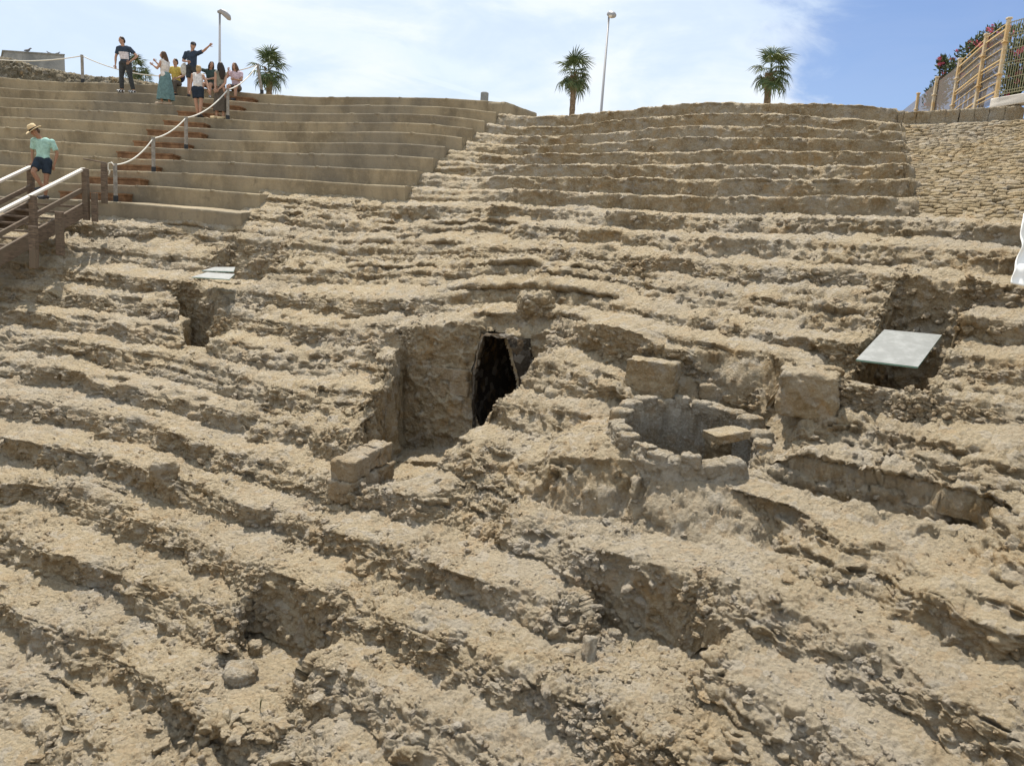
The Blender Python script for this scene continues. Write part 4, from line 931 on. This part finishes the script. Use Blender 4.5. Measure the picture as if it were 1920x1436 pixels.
def lamp_post(pxb, pyb, pxt, pyt, Y, kind, lab):
    a_ = at_y(pxb, pyb, Y); b_ = at_y(pxt, pyt, Y); d = (b_-a_); base = a_+d*((GT-a_.z)/d.z)
    base = Vector((b_.x-(b_.z-GT)*0.0, Y, GT)); r_ = empty('street_lamp', tuple(base), lab, 'street lamp')
    top = Vector((b_.x, Y, b_.z)); m = MB(); m.tube([base, base+Vector((0, 0, 1.2)), base+Vector((0, 0, 1.3)), top], [.13, .13, .10, .055], 12); m.build('pole', STEEL, r_, True)
    if kind == 0:
        m = MB(); m.tube([top+Vector((-.12, 0, .02)), top+Vector((.1, 0, .05)), top+Vector((.32, -.05, -.06)), top+Vector((.55, -.1, -.26)), top+Vector((.64, -.12, -.36))], [(.05, .07), (.10, .16), (.13, .2), (.12, .18), (.04, .08)], 12); m.build('lamp_head', STEEL, r_, True)
    else:
        m = MB(); m.tube([top+Vector((-.07, .1, .06)), top+Vector((.06, 0, .04)), top+Vector((.22, -.15, -.06)), top+Vector((.30, -.25, -.12))], [(.11, .10), (.20, .19), (.21, .18), (.14, .12)], 12); m.build('lamp_head', STEEL, r_, True)
        m = MB(); m.ball(top+Vector((.14, -.12, -.12)), (.17, .2, .10)); m.build('lamp_glass', PLASTER, r_, True)
lamp_post(411, 140, 412, 24, 45, 0, 'tall street lamp with long drooping head behind the group of visitors')
lamp_post(1127, 207, 1142, 28, 48, 1, 'tall street lamp with short head between the two palms on the right')

frm = []
for q in range(3):
    m = MB(); Lp = .55
    m.tube([(0, 0, 0), (0, .25, .10), (0, Lp, .12)], [.022, .014, .010], 5)
    c = Vector((0, Lp, .12)); nl = 19
    for i in range(nl):
        a = math.radians(-118+236*i/(nl-1)); l = .80*(1-.22*abs(a)/2.06)*random.uniform(.88, 1.08); d = Vector((math.sin(a), math.cos(a), 0)); s = Vector((math.cos(a), -math.sin(a), 0)); droop = random.uniform(.10, .34)+q*.05; w = .034
        pts = [c, c+d*l*.55+Vector((0, 0, .05-droop*.2)), c+d*l+Vector((0, 0, -droop))]
        m.add([pts[0]-s*.012, pts[0]+s*.012, pts[1]+s*w, pts[2], pts[1]-s*w, pts[1]+Vector((0, 0, -.02))], [(0, 1, 2, 5), (2, 3, 5), (0, 5, 4), (5, 3, 4)])
    me = m.mesh('frond'); me.materials.append(LEAFP); frm.append(me)
def palm(px, pyt, pyb, wpx, Y, lab, nf=34, seed=1, wind=.25, trunk_frac=.33):
    rnd = random.Random(seed); a_ = at_y(px, pyb, Y); top = at_y(px, pyt, Y); H = top.z-a_.z; sc = wpx*Y/FPX/2/1.14
    cz = a_.z+H*trunk_frac+ (1-trunk_frac)*H*.50; x = a_.x
    r_ = empty('palm_tree', (x, Y, GT), lab, 'palm tree')
    m = MB(); zs = np.linspace(GT, cz-.30*sc, 30); m.tube([(x+.05*math.sin(z*.9), Y, z) for z in zs], [.17*sc*(1+.10*(i % 2))*(1.25 if z > cz-1.1*sc else 1) for i, z in enumerate(zs)], 10); m.build('trunk', TRUNK, r_)
    m = MB()                                    # old leaf bases under the crown
    for i in range(26):
        a = rnd.uniform(0, 6.28); z = cz-rnd.uniform(.1, .95)*sc; d = Vector((math.cos(a), math.sin(a), 0)); b = Vector((x, Y, z))+d*.16*sc; m.beam(b, b+(d*.16+Vector((0, 0, .16)))*sc, .06*sc, .02*sc)
    m.build('leaf_bases', TRUNK, r_)
    nf = int(nf*.74)
    for i in range(nf):
        q = (i+.5)/nf; el_ = math.radians(82-150*q**.9+rnd.uniform(-9, 9)); az = i*2.39996+rnd.uniform(-.3, .3)
        o = link('frond', frm[i % 3], None, r_, world=False); s = sc*rnd.uniform(.85, 1.22)
        d = Vector((math.cos(az)*math.cos(el_)+wind*.8, math.sin(az)*math.cos(el_), math.sin(el_))).normalized()
        rot = d.to_track_quat('Y', 'Z'); o.rotation_mode = 'QUATERNION'; o.rotation_quaternion = rot; o.location = Vector((0, 0, cz-GT-.12*sc+(.2-.5*q)*sc)); o.scale = (s, s, s)
palm(503, 101, 180, 66, 50, 'palm behind the leaning rope post, right of the seated visitors', 30, 3, .35, .34)
palm(1071, 96, 212, 66, 50, 'palm left of the right hand street lamp', 34, 5, .18, .36)
palm(1436, 86, 206, 76, 50, 'palm furthest right, its crown blown to the right', 30, 8, .45, .34)
palm(252, 103, 170, 46, 52, 'palm half hidden behind the man in the dark shirt', 26, 9, .3, .30)
palm(273, 122, 190, 36, 54, 'smallest palm, low beside the woman in the teal skirt', 22, 11, .2, .2)

# ---------------------------------------------------------------- visitors
SKIN = mat('skin', (.40, .235, .16), .6); SKIN2 = mat('tanned_skin', (.30, .165, .105), .6)
def cloth(name, c): return mat(name, c, .9, lambda T, b: (T.L.new(T.mix(T.ramp(T.noise(pos(T), 14, 3), .35, .65), tuple(v*.82 for v in c), tuple(min(v*1.12, 1) for v in c)), b.inputs['Base Color'])))
HAIRD = mat('dark_hair', (.03, .022, .018), .55); HAIRB = mat('brown_hair', (.085, .05, .03), .55); HAIRBL = mat('blond_hair', (.42, .30, .15), .6); EYE = mat('eye', (.03, .025, .02), .3)
def fuse(mb, name, vox=.017, sm=3):
    me = mb.mesh(name); o = bpy.data.objects.new('tmp_fuse', me); COL.objects.link(o)
    r = o.modifiers.new('r', 'REMESH'); r.mode = 'VOXEL'; r.voxel_size = vox; r.use_smooth_shade = True
    s_ = o.modifiers.new('s', 'SMOOTH'); s_.factor = .5; s_.iterations = sm
    dg = bpy.context.evaluated_depsgraph_get(); m2 = bpy.data.meshes.new_from_object(o.evaluated_get(dg)); m2.name = name
    bpy.data.objects.remove(o); bpy.data.meshes.remove(me); return m2
def V3(*a): return Vector(a)
BASE = dict(pel=(0, 0, .93), wst=(0, 0, 1.06), chs=(0, 0, 1.27), nck=(0, 0, 1.44), hed=(0, 0, 1.60),
            shL=(-.185, 0, 1.38), elL=(-.24, .02, 1.10), wrL=(-.25, -.02, .86), shR=(.185, 0, 1.38), elR=(.24, .02, 1.10), wrR=(.25, -.02, .86),
            hpL=(-.095, 0, .90), knL=(-.11, -.01, .49), anL=(-.12, .02, .09), hpR=(.095, 0, .90), knR=(.11, -.01, .49), anR=(.12, .02, .09))
def person(label, foot, H, pose, face=(0, -1, 0), toes=None, parts=(), skin=None, build=1.0, hands=('open', 'open'), base_z=None):
    """foot: point under the body; joints are metres for a 1.75 m figure, x to the right of the picture, y away"""
    H *= .96; s = H/1.75; J = {k: Vector(pose.get(k, v)) for k, v in BASE.items()}; skin = skin or SKIN
    for k in J: J[k] = J[k]*s
    root = empty('person', tuple(foot), label, 'person'); f = Vector(face).normalized(); fh = Vector((f.x, f.y, 0)).normalized() if abs(f.z) < .99 else Vector((0, -1, 0)); sd = fh.cross(Vector((0, 0, 1))).normalized()
    hb = (J['shR']-J['shL']).normalized(); ft = (J['hpR']-J['hpL']).normalized()
    def T(m, names, radii, g=0.0, n=10):
        m.tube([J[q] if isinstance(q, str) else q for q in names], [(r+g)*s*build if not isinstance(r, tuple) else ((r[0]+g)*s*build, (r[1]+g)*s*build) for r in radii], n); return m
    def torso(m, g=0.0, lo='pel', hi=True):
        dp = Vector((0, 0, 1)).cross(hb).normalized()
        ps = [(J['pel']-Vector((0, 0, .06*s)), .135, .095), (J['pel']+Vector((0, 0, .03*s)), .155, .105), (J['wst'], .130, .092), (J['chs'], .158, .105), (J['chs']*.45+J['nck']*.55, .150, .090), (J['nck']-Vector((0, 0, .02*s)), .070, .062)]
        if lo == 'wst': ps = ps[1:]
        v0 = len(m.v); n = 14
        for p, a, b in ps: m.v += [tuple(p+hb*math.cos(t)*(a+g)*s*build+dp*math.sin(t)*(b+g)*s*build) for t in [6.28318*q/n for q in range(n)]]
        for i in range(len(ps)-1): m.f += [(v0+i*n+q, v0+i*n+(q+1) % n, v0+(i+1)*n+(q+1) % n, v0+(i+1)*n+q) for q in range(n)]
        m.f += [tuple(v0+q for q in range(n-1, -1, -1)), tuple(v0+(len(ps)-1)*n+q for q in range(n))]
        r_ = ((.085+g)*s, (.072+g)*s, (.068+g*1.3)*s); m.ball((J['chs']*.35+J['nck']*.65)-hb*.10*s, r_); m.ball((J['chs']*.35+J['nck']*.65)+hb*.10*s, r_); return m
    def arm(m, sdn, g=0.0, to=1.0):
        a, b, c = J['sh'+sdn], J['el'+sdn], J['wr'+sdn]
        if to <= .5: m.tube([a-(b-a)*.05, a.lerp(b, to*2)], [(.054+g)*s*build, (.047+g)*s*build], 10); m.ball(a, (.060+g)*s*build)
        else: m.tube([a-(b-a)*.05, a.lerp(b, .5), b], [(.052+g)*s*build, (.046+g)*s*build, (.038+g)*s*build], 10); m.tube([b, b.lerp(c, .3), b.lerp(c, (to-.5)*2)], [(.038+g)*s*build, (.040+g)*s*build, (.026+g)*s*build], 10); m.ball(b, (.039+g)*s*build); m.ball(a, (.058+g)*s*build)
        return m
    def leg(m, sdn, g=0.0, to=1.0, flare=0.0):
        a, b, c = J['hp'+sdn], J['kn'+sdn], J['an'+sdn]
        if to <= .5: q = a.lerp(b, to*2); m.tube([a, a.lerp(q, .5), q], [(.095+g)*s*build, (.086+g)*s*build, (.072+g+flare)*s*build], 12); m.ball(a, (.10+g)*s*build)
        else: q = b.lerp(c, (to-.5)*2); m.tube([a, a.lerp(b, .5), b], [(.092+g)*s*build, (.078+g)*s*build, (.055+g)*s*build], 12); m.tube([b, b.lerp(q, .35), q], [(.055+g)*s*build, (.058+g)*s*build, (.036+g+flare)*s*build], 12); m.ball(b, (.056+g)*s*build); m.ball(a, (.10+g)*s*build)
        return m
    m = MB(); torso(m); arm(m, 'L'); arm(m, 'R'); leg(m, 'L'); leg(m, 'R')
    m.tube([J['nck']-Vector((0, 0, .05*s)), J['nck'].lerp(J['hed'], .6)], [.062*s, .054*s], 12)
    H_ = J['hed']; up = (J['hed']-J['nck']).normalized(); up = (up-f*up.dot(f)).normalized() if abs(up.dot(f)) < .9 else Vector((0, 0, 1)); sx = f.cross(up).normalized(); RM = Matrix((sx, f, up)).transposed()
    def hp(a, b, c): return H_+RM @ Vector((a, b, c))*s            # in head axes: side, forward, up
    m.ball(hp(0, -.005, .015), (.074*s, .094*s, .105*s), 14, 10, RM); m.ball(hp(0, .035, -.055), (.052*s, .055*s, .060*s), 12, 8, RM)   # skull and jaw
    m.tube([hp(0, .085, .02), hp(0, .112, -.022), hp(0, .088, -.034)], [.010*s, .017*s, .010*s], 6)                                  # nose
    m.ball(hp(0, .088, -.058), (.024*s, .010*s, .009*s), 8, 5, RM)                                                                  # lips
    for q in (-1, 1): m.ball(hp(q*.076, 0, -.005), (.010*s, .020*s, .032*s), 8, 5, RM)                                              # ears
    for q, sdn in ((-1, 'L'), (1, 'R')):
        a = J['an'+sdn]; t_ = Vector(toes or fh).normalized(); m.tube([a-t_*.05*s-Vector((0, 0, .045*s)), a-Vector((0, 0, .045*s))+t_*.06*s, a+t_*.17*s-Vector((0, 0, .06*s))], [.036*s, .038*s, .024*s], 10); m.ball(a, .036*s)
        w = J['wr'+sdn]; d = (w-J['el'+sdn]).normalized(); m.tube([w-d*.02*s, w+d*.045*s, w+d*.085*s], [(.024*s, .024*s), (.020*s, .038*s), (.016*s, .036*s)], 10)
    me = fuse(m, 'body', .0155*s if s > .9 else .015)
    # fingers, rooted in the palm
    fg = MB()
    for n_, (q, sdn) in enumerate(((-1, 'L'), (1, 'R'))):
        w = J['wr'+sdn]; d = (w-J['el'+sdn]).normalized(); lat = d.cross(Vector((0, 1, .3))).normalized(); pal = lat.cross(d).normalized(); k0 = w+d*.075*s
        for j, L in enumerate((.070, .080, .074, .058)):
            b0 = k0+lat*(j-1.5)*.019*s; curl = .45 if hands[n_] == 'open' else .95
            if hands[n_] == 'point': curl = 0.0 if j == 0 else 1.1
            p1 = b0+d*L*.45*s; p2 = p1+(d*math.cos(curl)+pal*math.sin(curl))*L*.35*s; p3 = p2+(d*math.cos(curl*1.8)+pal*math.sin(curl*1.8))*L*.3*s
            fg.tube([b0-d*.02*s, p1, p2, p3], [.009*s, .0088*s, .008*s, .006*s], 6)
        b0 = w+d*.025*s-lat*.030*s; fg.tube([b0, b0+(d*.6-lat*.7)*.04*s, b0+(d*.95-lat*.7+pal*.3)*.065*s], [.012*s, .010*s, .007*s], 6)
    bm = bmesh.new(); bm.from_mesh(me); t2 = fg.mesh('f', True); bm.from_mesh(t2); bm.to_mesh(me); bm.free(); bpy.data.meshes.remove(t2)
    def child(name, me_, m_): me_.materials.clear(); me_.materials.append(m_); o = link(name, me_, None, root, world=False); return o
    child('body', me, skin)
    for q in (-1, 1):
        e = MB(); e.ball(hp(q*.030, .078, .012), .011*s, 8, 6); child('eye', e.mesh('eye', True), EYE)
    for P in parts:
        kind, mt = P[0], P[1]; o_ = P[2] if len(P) > 2 else {}; m = MB(); nm = kind; vox = .018
        if kind in ('shirt', 'tank_top'):
            torso(m, .016, 'wst' if o_.get('short') else 'pel')
            if kind == 'shirt': arm(m, 'L', .017, o_.get('sleeve', .34)); arm(m, 'R', .017, o_.get('sleeve', .34))
            me_ = fuse(m, nm, vox)
        elif kind in ('shorts', 'trousers'):
            to = .36 if kind == 'shorts' else .95; m.tube([J['pel']+Vector((0, 0, .07*s)), J['pel']-Vector((0, 0, .03*s))], [(.160*s*build, .125*s*build)]*2, 14); leg(m, 'L', .018, to, .012); leg(m, 'R', .018, to, .012); m.ball((J['hpL']+J['hpR'])/2, (.16*s*build, .12*s*build, .11*s)); me_ = fuse(m, nm, vox)
        elif kind == 'skirt':
            z0, z1 = J['pel'].z+.10*s, o_.get('hem', .14)*s; n = 40; r0, r1 = .135, o_.get('r', .24); cx = (J['anL'].x+J['anR'].x)/2; cy = (J['anL'].y+J['anR'].y)/2; k0 = 18; v = []
            for i in range(k0):
                u = i/(k0-1); c = Vector((J['pel'].x+(cx-J['pel'].x)*u, J['pel'].y+(cy-J['pel'].y)*u, z0+(z1-z0)*u)); r = (r0+(r1-r0)*(1-(1-u)**1.7))*s
                for q in range(n): t = 6.28318*q/n; rr_ = r*(1+.09*u*math.sin(7*t+u)+.04*u*math.sin(13*t)); v.append((c.x+math.cos(t)*rr_*1.05, c.y+math.sin(t)*rr_*.85, c.z))
            m.add(v, [(i*n+q, i*n+(q+1) % n, (i+1)*n+(q+1) % n, (i+1)*n+q) for i in range(k0-1) for q in range(n)]); me_ = m.mesh(nm, True)
        elif kind == 'hair':
            ln = o_.get('long', 0)
            m.ball(hp(0, -.022, .035), (.084*s, .094*s, .096*s), 14, 10, RM); m.ball(hp(0, -.05, -.01), (.078*s, .07*s, .085*s), 12, 8, RM)
            if ln:
                b0 = hp(0, -.06, .02); w_ = o_.get('w', .085); e = hp(0, -.10, -.06)+Vector((0, 0, -.10*s)); g_ = hp(0, -.10, -.05)+Vector((0, 0, -ln*s)); m.tube([b0, b0.lerp(e, .5), e, e.lerp(g_, .5), g_], [(w_*.85*s, .06*s), (w_*s, .06*s), (w_*1.1*s, .055*s), (w_*s, .045*s), (w_*.45*s, .02*s)], 12)
                for q in (-1, 1): m.tube([hp(q*.062, .01, .04), hp(q*.078, .015, -.05), hp(q*.085, .01, -.12)+Vector((0, 0, -.10*s))], [.028*s, .032*s, .018*s], 8)
            if o_.get('bun'): m.ball(hp(0, -.115, .06), .045*s)
            if o_.get('tail'): m.tube([hp(0, -.09, .03), hp(0, -.15, .0), hp(0, -.16, -.09), hp(0, -.15, -.17)], [.03*s, .036*s, .032*s, .01*s], 8)
            me_ = fuse(m, nm, .014, 2)
        elif kind == 'cap':
            m.ball(hp(0, -.01, .055), (.092*s, .104*s, .082*s), 14, 9, RM); m.tube([hp(0, .06, .055), hp(0, .12, .045), hp(0, .155, .035)], [(.070*s, .014*s), (.062*s, .010*s), (.04*s, .006*s)], 12); me_ = m.mesh(nm, True)
        elif kind == 'sun_hat':
            prof = [(.19, .022), (.185, .030), (.12, .020), (.100, .030), (.100, .036), (.098, .10), (.086, .145), (.05, .165), (.012, .150)]; n = 32; v = []
            for r_, z_ in prof:
                for q in range(n): t = 6.28318*q/n; dz_ = .018*math.cos(2*t) if r_ > .15 else 0; ind = .022*math.exp(-((t-1.57)/.5)**2) if z_ > .09 else 0; v.append(hp(math.cos(t)*r_, math.sin(t)*(r_-ind)*1.08, z_+dz_+.015))
            m.add(v, [(i*n+q, i*n+(q+1) % n, (i+1)*n+(q+1) % n, (i+1)*n+q) for i in range(len(prof)-1) for q in range(n)]); me_ = m.mesh(nm, True); child('hat_band', (lambda b_: (b_.add([hp(math.cos(6.28318*q/n)*.1035, math.sin(6.28318*q/n)*.1035*1.08, z_) for z_ in (.048, .085) for q in range(n)], [(q, (q+1) % n, n+(q+1) % n, n+q) for q in range(n)]), b_.mesh('hat_band', True))[1])(MB()), HAIRD)
        elif kind == 'shoe':
            for sdn in 'LR':
                m = MB(); a = J['an'+sdn]; t_ = Vector(toes or fh).normalized(); m.tube([a-t_*.075*s-Vector((0, 0, .035*s)), a-Vector((0, 0, .03*s)), a+t_*.08*s-Vector((0, 0, .045*s)), a+t_*.20*s-Vector((0, 0, .062*s)), a+t_*.215*s-Vector((0, 0, .066*s))], [(.045*s, .04*s), (.05*s, .046*s), (.046*s, .05*s), (.026*s, .045*s), (.012*s, .03*s)], 12); child('shoe', m.mesh('shoe', True), mt)
            continue
        elif kind == 'chest_panel':
            dp = Vector((0, 0, 1)).cross(hb).normalized(); dp = dp if dp.dot(f) > 0 or dp.y < 0 else -dp; dp = -Vector((0, 0, 1)).cross(hb).normalized(); dp = dp if dp.y < 0 else -dp; n = 12; v = []
            for z_ in (.0, .25, .5, .75, 1): 
                c = J['wst'].lerp(J['chs'], z_*1.05-.12); a_, b_ = (.150+.026*z_)*s*build, (.112+.012*z_)*s*build+.008
                for q in range(n+1): t = math.radians(-68+136*q/n); v.append(c+hb*math.sin(t)*a_+dp*math.cos(t)*b_)
            m.add(v, [(i*(n+1)+q, i*(n+1)+q+1, (i+1)*(n+1)+q+1, (i+1)*(n+1)+q) for i in range(4) for q in range(n)]); me_ = m.mesh(nm, True)
        elif kind == 'bag':
            c = J[o_.get('at', 'chs')]+Vector(o_['off'])*s; r_ = Vector(o_.get('size', (.12, .07, .16)))*s; m.ball(c, tuple(r_), 12, 8); m.tube([c+Vector((0, 0, r_.z*.6)), J['nck']+Vector((0, -.10*s, 0)), J['nck']-hb*.1*s], [.012*s]*3, 6); me_ = fuse(m, nm, .016)
        child(nm, me_, mt)
    return root
def spot(px, k, off=.25):
    t = th_at(px, k+off); x, y, z = plan(np.array([t]), np.array([k+off]), np.array([zk(k)])); return Vector((x[0], y[0], z[0]+.008))
NAVY = cloth('navy_cloth', (.035, .05, .075)); BLACKJ = cloth('faded_black_denim', (.045, .048, .05)); TEALS = cloth('teal_cotton', (.12, .20, .20)); CREAM = cloth('cream_cotton', (.62, .58, .54)); WHITE_ = cloth('white_print', (.60, .55, .56)); MINT = cloth('mint_cotton', (.33, .52, .46)); YELL = cloth('yellow_cotton', (.50, .38, .09)); DGREEN = cloth('dark_green_cotton', (.05, .075, .07)); PINKC = cloth('pale_pink_cotton', (.55, .43, .48)); DSK = cloth('dark_patterned_cloth', (.09, .075, .06)); NAVYS = cloth('navy_shorts_cloth', (.02, .03, .045)); PURPLE = cloth('navy_backpack', (.03, .035, .08)); SNEAK = mat('black_white_trainer', (.10, .10, .10), .6, lambda T, b: (T.L.new(T.mix(T.ramp(T.n('ShaderNodeTexWave', Scale=9.0, Vector=pos(T)).outputs[0], .5, .6), (.03, .03, .03), (.6, .6, .6)), b.inputs['Base Color']))); SANDAL = mat('tan_sandal', (.5, .4, .3), .8); STRAW = mat('straw', (.60, .46, .27), .8); BUMBAG = mat('dark_bag', (.04, .04, .045), .7); BAGW = cloth('canvas_bag', (.52, .50, .45))
# 1 man in a dark shirt with a white panel
person('man in dark tee with broad white chest panel, legs apart, hand on hip', spot(236, 9, .22), 1.80,
       dict(pel=(.0, 0, .92), chs=(-.03, 0, 1.27), nck=(-.05, 0, 1.45), hed=(-.09, -.03, 1.61), shL=(-.22, 0, 1.37), elL=(-.30, -.02, 1.09), wrL=(-.29, -.06, .86), shR=(.15, 0, 1.38), elR=(.36, .06, 1.18), wrR=(.20, -.08, .98), knL=(-.12, -.03, .5), anL=(-.13, .0, .09), knR=(.17, -.03, .5), anR=(.25, .0, .09)),
       face=(-.55, -1, -.25), toes=(-.25, -1, 0), parts=[('shirt', NAVY, dict(sleeve=.32)), ('chest_panel', WHITE_), ('trousers', BLACKJ), ('hair', HAIRD), ('shoe', SNEAK)], skin=SKIN, hands=('fist', 'open'))
# 2 woman in teal skirt
person('woman with long brown hair, white top and long teal skirt, hands raised', spot(309, 8, .2), 1.68,
       dict(pel=(.03, 0, .95), chs=(.03, 0, 1.27), nck=(.0, 0, 1.44), hed=(-.04, -.0, 1.60), shL=(-.05, -.12, 1.36), elL=(-.14, -.22, 1.12), wrL=(-.26, -.24, 1.20), shR=(.06, .12, 1.37), elR=(-.02, .02, 1.10), wrR=(-.24, -.08, 1.34), anL=(-.10, 0, .09), anR=(.16, 0, .09)),
       face=(-1, -.25, -.05), toes=(-1, -.2, 0), parts=[('tank_top', CREAM), ('skirt', TEALS, dict(hem=.16, r=.26)), ('hair', HAIRB, dict(long=.42, w=.075)), ('shoe', SANDAL)], hands=('open', 'fist'))
# 3 seated person with yellow top
s3 = spot(328, 10, .25)
SIT = dict(pel=(0, 0, .10), wst=(0, -.02, .25), chs=(0, -.04, .46), nck=(0, -.06, .63), hed=(0, -.08, .79), hpL=(-.09, -.02, .08), hpR=(.09, -.02, .08), knL=(-.13, -.44, .06), knR=(.13, -.44, .06), anL=(-.12, -.48, -.34), anR=(.14, -.46, -.34),
           shL=(-.185, -.04, .57), shR=(.185, -.04, .57), elL=(-.26, -.10, .30), elR=(.26, -.10, .30), wrL=(-.12, -.32, .20), wrR=(.12, -.32, .20))
def sit(**k): d = dict(SIT); d.update(k); return d
person('seated visitor in yellow top with a navy backpack, half behind the teal skirt', s3+Vector((.05, 0, .02)), 1.68, sit(elR=(.30, -.12, .34), wrR=(.16, -.36, .2)), face=(-.4, -1, -.2), parts=[('shirt', YELL, dict(sleeve=.3)), ('trousers', DSK), ('hair', HAIRD), ('bag', PURPLE, dict(off=(.13, .14, -.1), size=(.15, .10, .22))), ('shoe', BUMBAG)])
# 4 person pointing
person('tall visitor in cap and dark tee with arm stretched out pointing right', spot(361, 9, .3), 1.78,
       dict(pel=(-.04, 0, .93), chs=(-.02, 0, 1.27), nck=(.0, 0, 1.45), hed=(.04, -.02, 1.61), shL=(-.21, .02, 1.37), elL=(-.28, -.06, 1.12), wrL=(-.08, -.20, 1.08), shR=(.18, -.01, 1.39), elR=(.40, -.06, 1.47), wrR=(.60, -.12, 1.62), anL=(-.12, 0, .09), anR=(.08, 0, .09)),
       face=(.75, -1, .0), toes=(.3, -1, 0), parts=[('shirt', NAVY, dict(sleeve=.40)), ('shorts', BLACKJ), ('hair', HAIRD, dict(tail=1)), ('cap', BUMBAG), ('bag', BAGW, dict(at='pel', off=(-.22, -.04, -.06), size=(.12, .06, .20))), ('shoe', BUMBAG)], hands=('fist', 'point'))
# 5 woman in white tank and navy shorts, walking up, from behind
person('blond woman seen from behind, white tank top and navy shorts, climbing the timber steps', spot(371, 7, .25), 1.66,
       dict(pel=(-.01, .03, .93), chs=(-.03, .10, 1.26), nck=(-.05, .14, 1.42), hed=(-.03, .18, 1.57), shL=(-.21, .10, 1.36), elL=(-.27, .12, 1.08), wrL=(-.24, .0, .86), shR=(.13, .12, 1.36), elR=(.27, .08, 1.14), wrR=(.36, -.02, .93), knL=(-.06, .0, .50), anL=(-.02, .10, .09), knR=(.12, -.02, .52), anR=(.10, -.06, .12)),
       face=(.1, 1, -.1), toes=(0, 1, 0), parts=[('tank_top', CREAM), ('shorts', NAVYS), ('hair', HAIRBL, dict(bun=1)), ('shoe', BUMBAG)], skin=SKIN)
# 6 seated woman in dark green
person('seated woman in dark green top with one arm held out, between the standing women', spot(396, 10, .1)+Vector((0, 0, .02)), 1.66, sit(shL=(-.18, -.06, .57), elL=(-.40, -.12, .62), wrL=(-.60, -.18, .62), elR=(.22, -.14, .34), wrR=(.02, -.34, .24), hed=(.06, -.12, .77)), face=(.4, -1, -.35), parts=[('shirt', DGREEN, dict(sleeve=.3)), ('shorts', DSK), ('hair', HAIRD, dict(long=.25)), ('shoe', SNEAK)])
# 7 standing woman with dark hair
person('woman with long black hair and bare shoulders in a long dark patterned skirt', spot(413, 7, .25), 1.74,
       dict(pel=(0, 0, .95), chs=(.01, .02, 1.27), nck=(.01, 0, 1.44), hed=(.0, -.0, 1.60), shL=(-.10, -.08, 1.37), elL=(-.12, -.10, 1.08), wrL=(-.08, -.20, .90), shR=(.14, .08, 1.37), elR=(.17, -.04, 1.10), wrR=(.04, -.18, .90), anL=(-.11, 0, .09), anR=(.10, 0, .09)),
       face=(-.7, .6, -.2), toes=(-.5, -.6, 0), parts=[('tank_top', cloth('sage_cotton', (.20, .19, .15)), dict(short=1)), ('skirt', DSK, dict(hem=.24, r=.19)), ('hair', HAIRD, dict(long=.38, w=.10)), ('shoe', STRAW)], skin=SKIN)
# 8 seated woman in pink
person('seated woman with long straight hair in pale pink top, right of the rope post', spot(443, 10, .1)+Vector((0, 0, .02)), 1.70, sit(shL=(-.18, -.06, .57), elL=(-.27, -.14, .40), wrL=(-.20, -.24, .58), elR=(.24, -.14, .33), wrR=(.06, -.28, .32), hed=(-.03, -.10, .79)), face=(-.35, -1, -.15), parts=[('shirt', PINKC, dict(sleeve=.3)), ('shorts', DSK), ('hair', HAIRB, dict(long=.36, w=.10)), ('shoe', BUMBAG)])
# 9 man in a straw hat coming down the stairs
ht = NT_+LF*.52+Vector((0, 0, 0)); hx = at_y(84, 374, 17.55)
person('man in straw hat, mint polo shirt and dark shorts stepping down the timber stairs', hx, 1.66,
       dict(pel=(-.01, 0, .93), chs=(.02, -.02, 1.27), nck=(-.01, -.06, 1.44), hed=(-.10, -.14, 1.585), shL=(-.19, -.04, 1.37), elL=(-.26, -.0, 1.12), wrL=(-.24, -.04, .88), shR=(.23, .0, 1.37), elR=(.31, .06, 1.12), wrR=(.24, .04, .84), hpL=(-.11, 0, .90), hpR=(.10, 0, .90), knL=(-.10, -.26, .62), anL=(.02, -.10, .28), knR=(.08, -.04, .50), anR=(.02, .0, .09)),
       face=(-.55, -1, -.75), toes=(-.3, -1, 0), parts=[('shirt', MINT, dict(sleeve=.38)), ('shorts', NAVYS), ('sun_hat', STRAW), ('hair', HAIRB), ('shoe', BUMBAG)], skin=SKIN2, build=1.0, hands=('open', 'fist'))
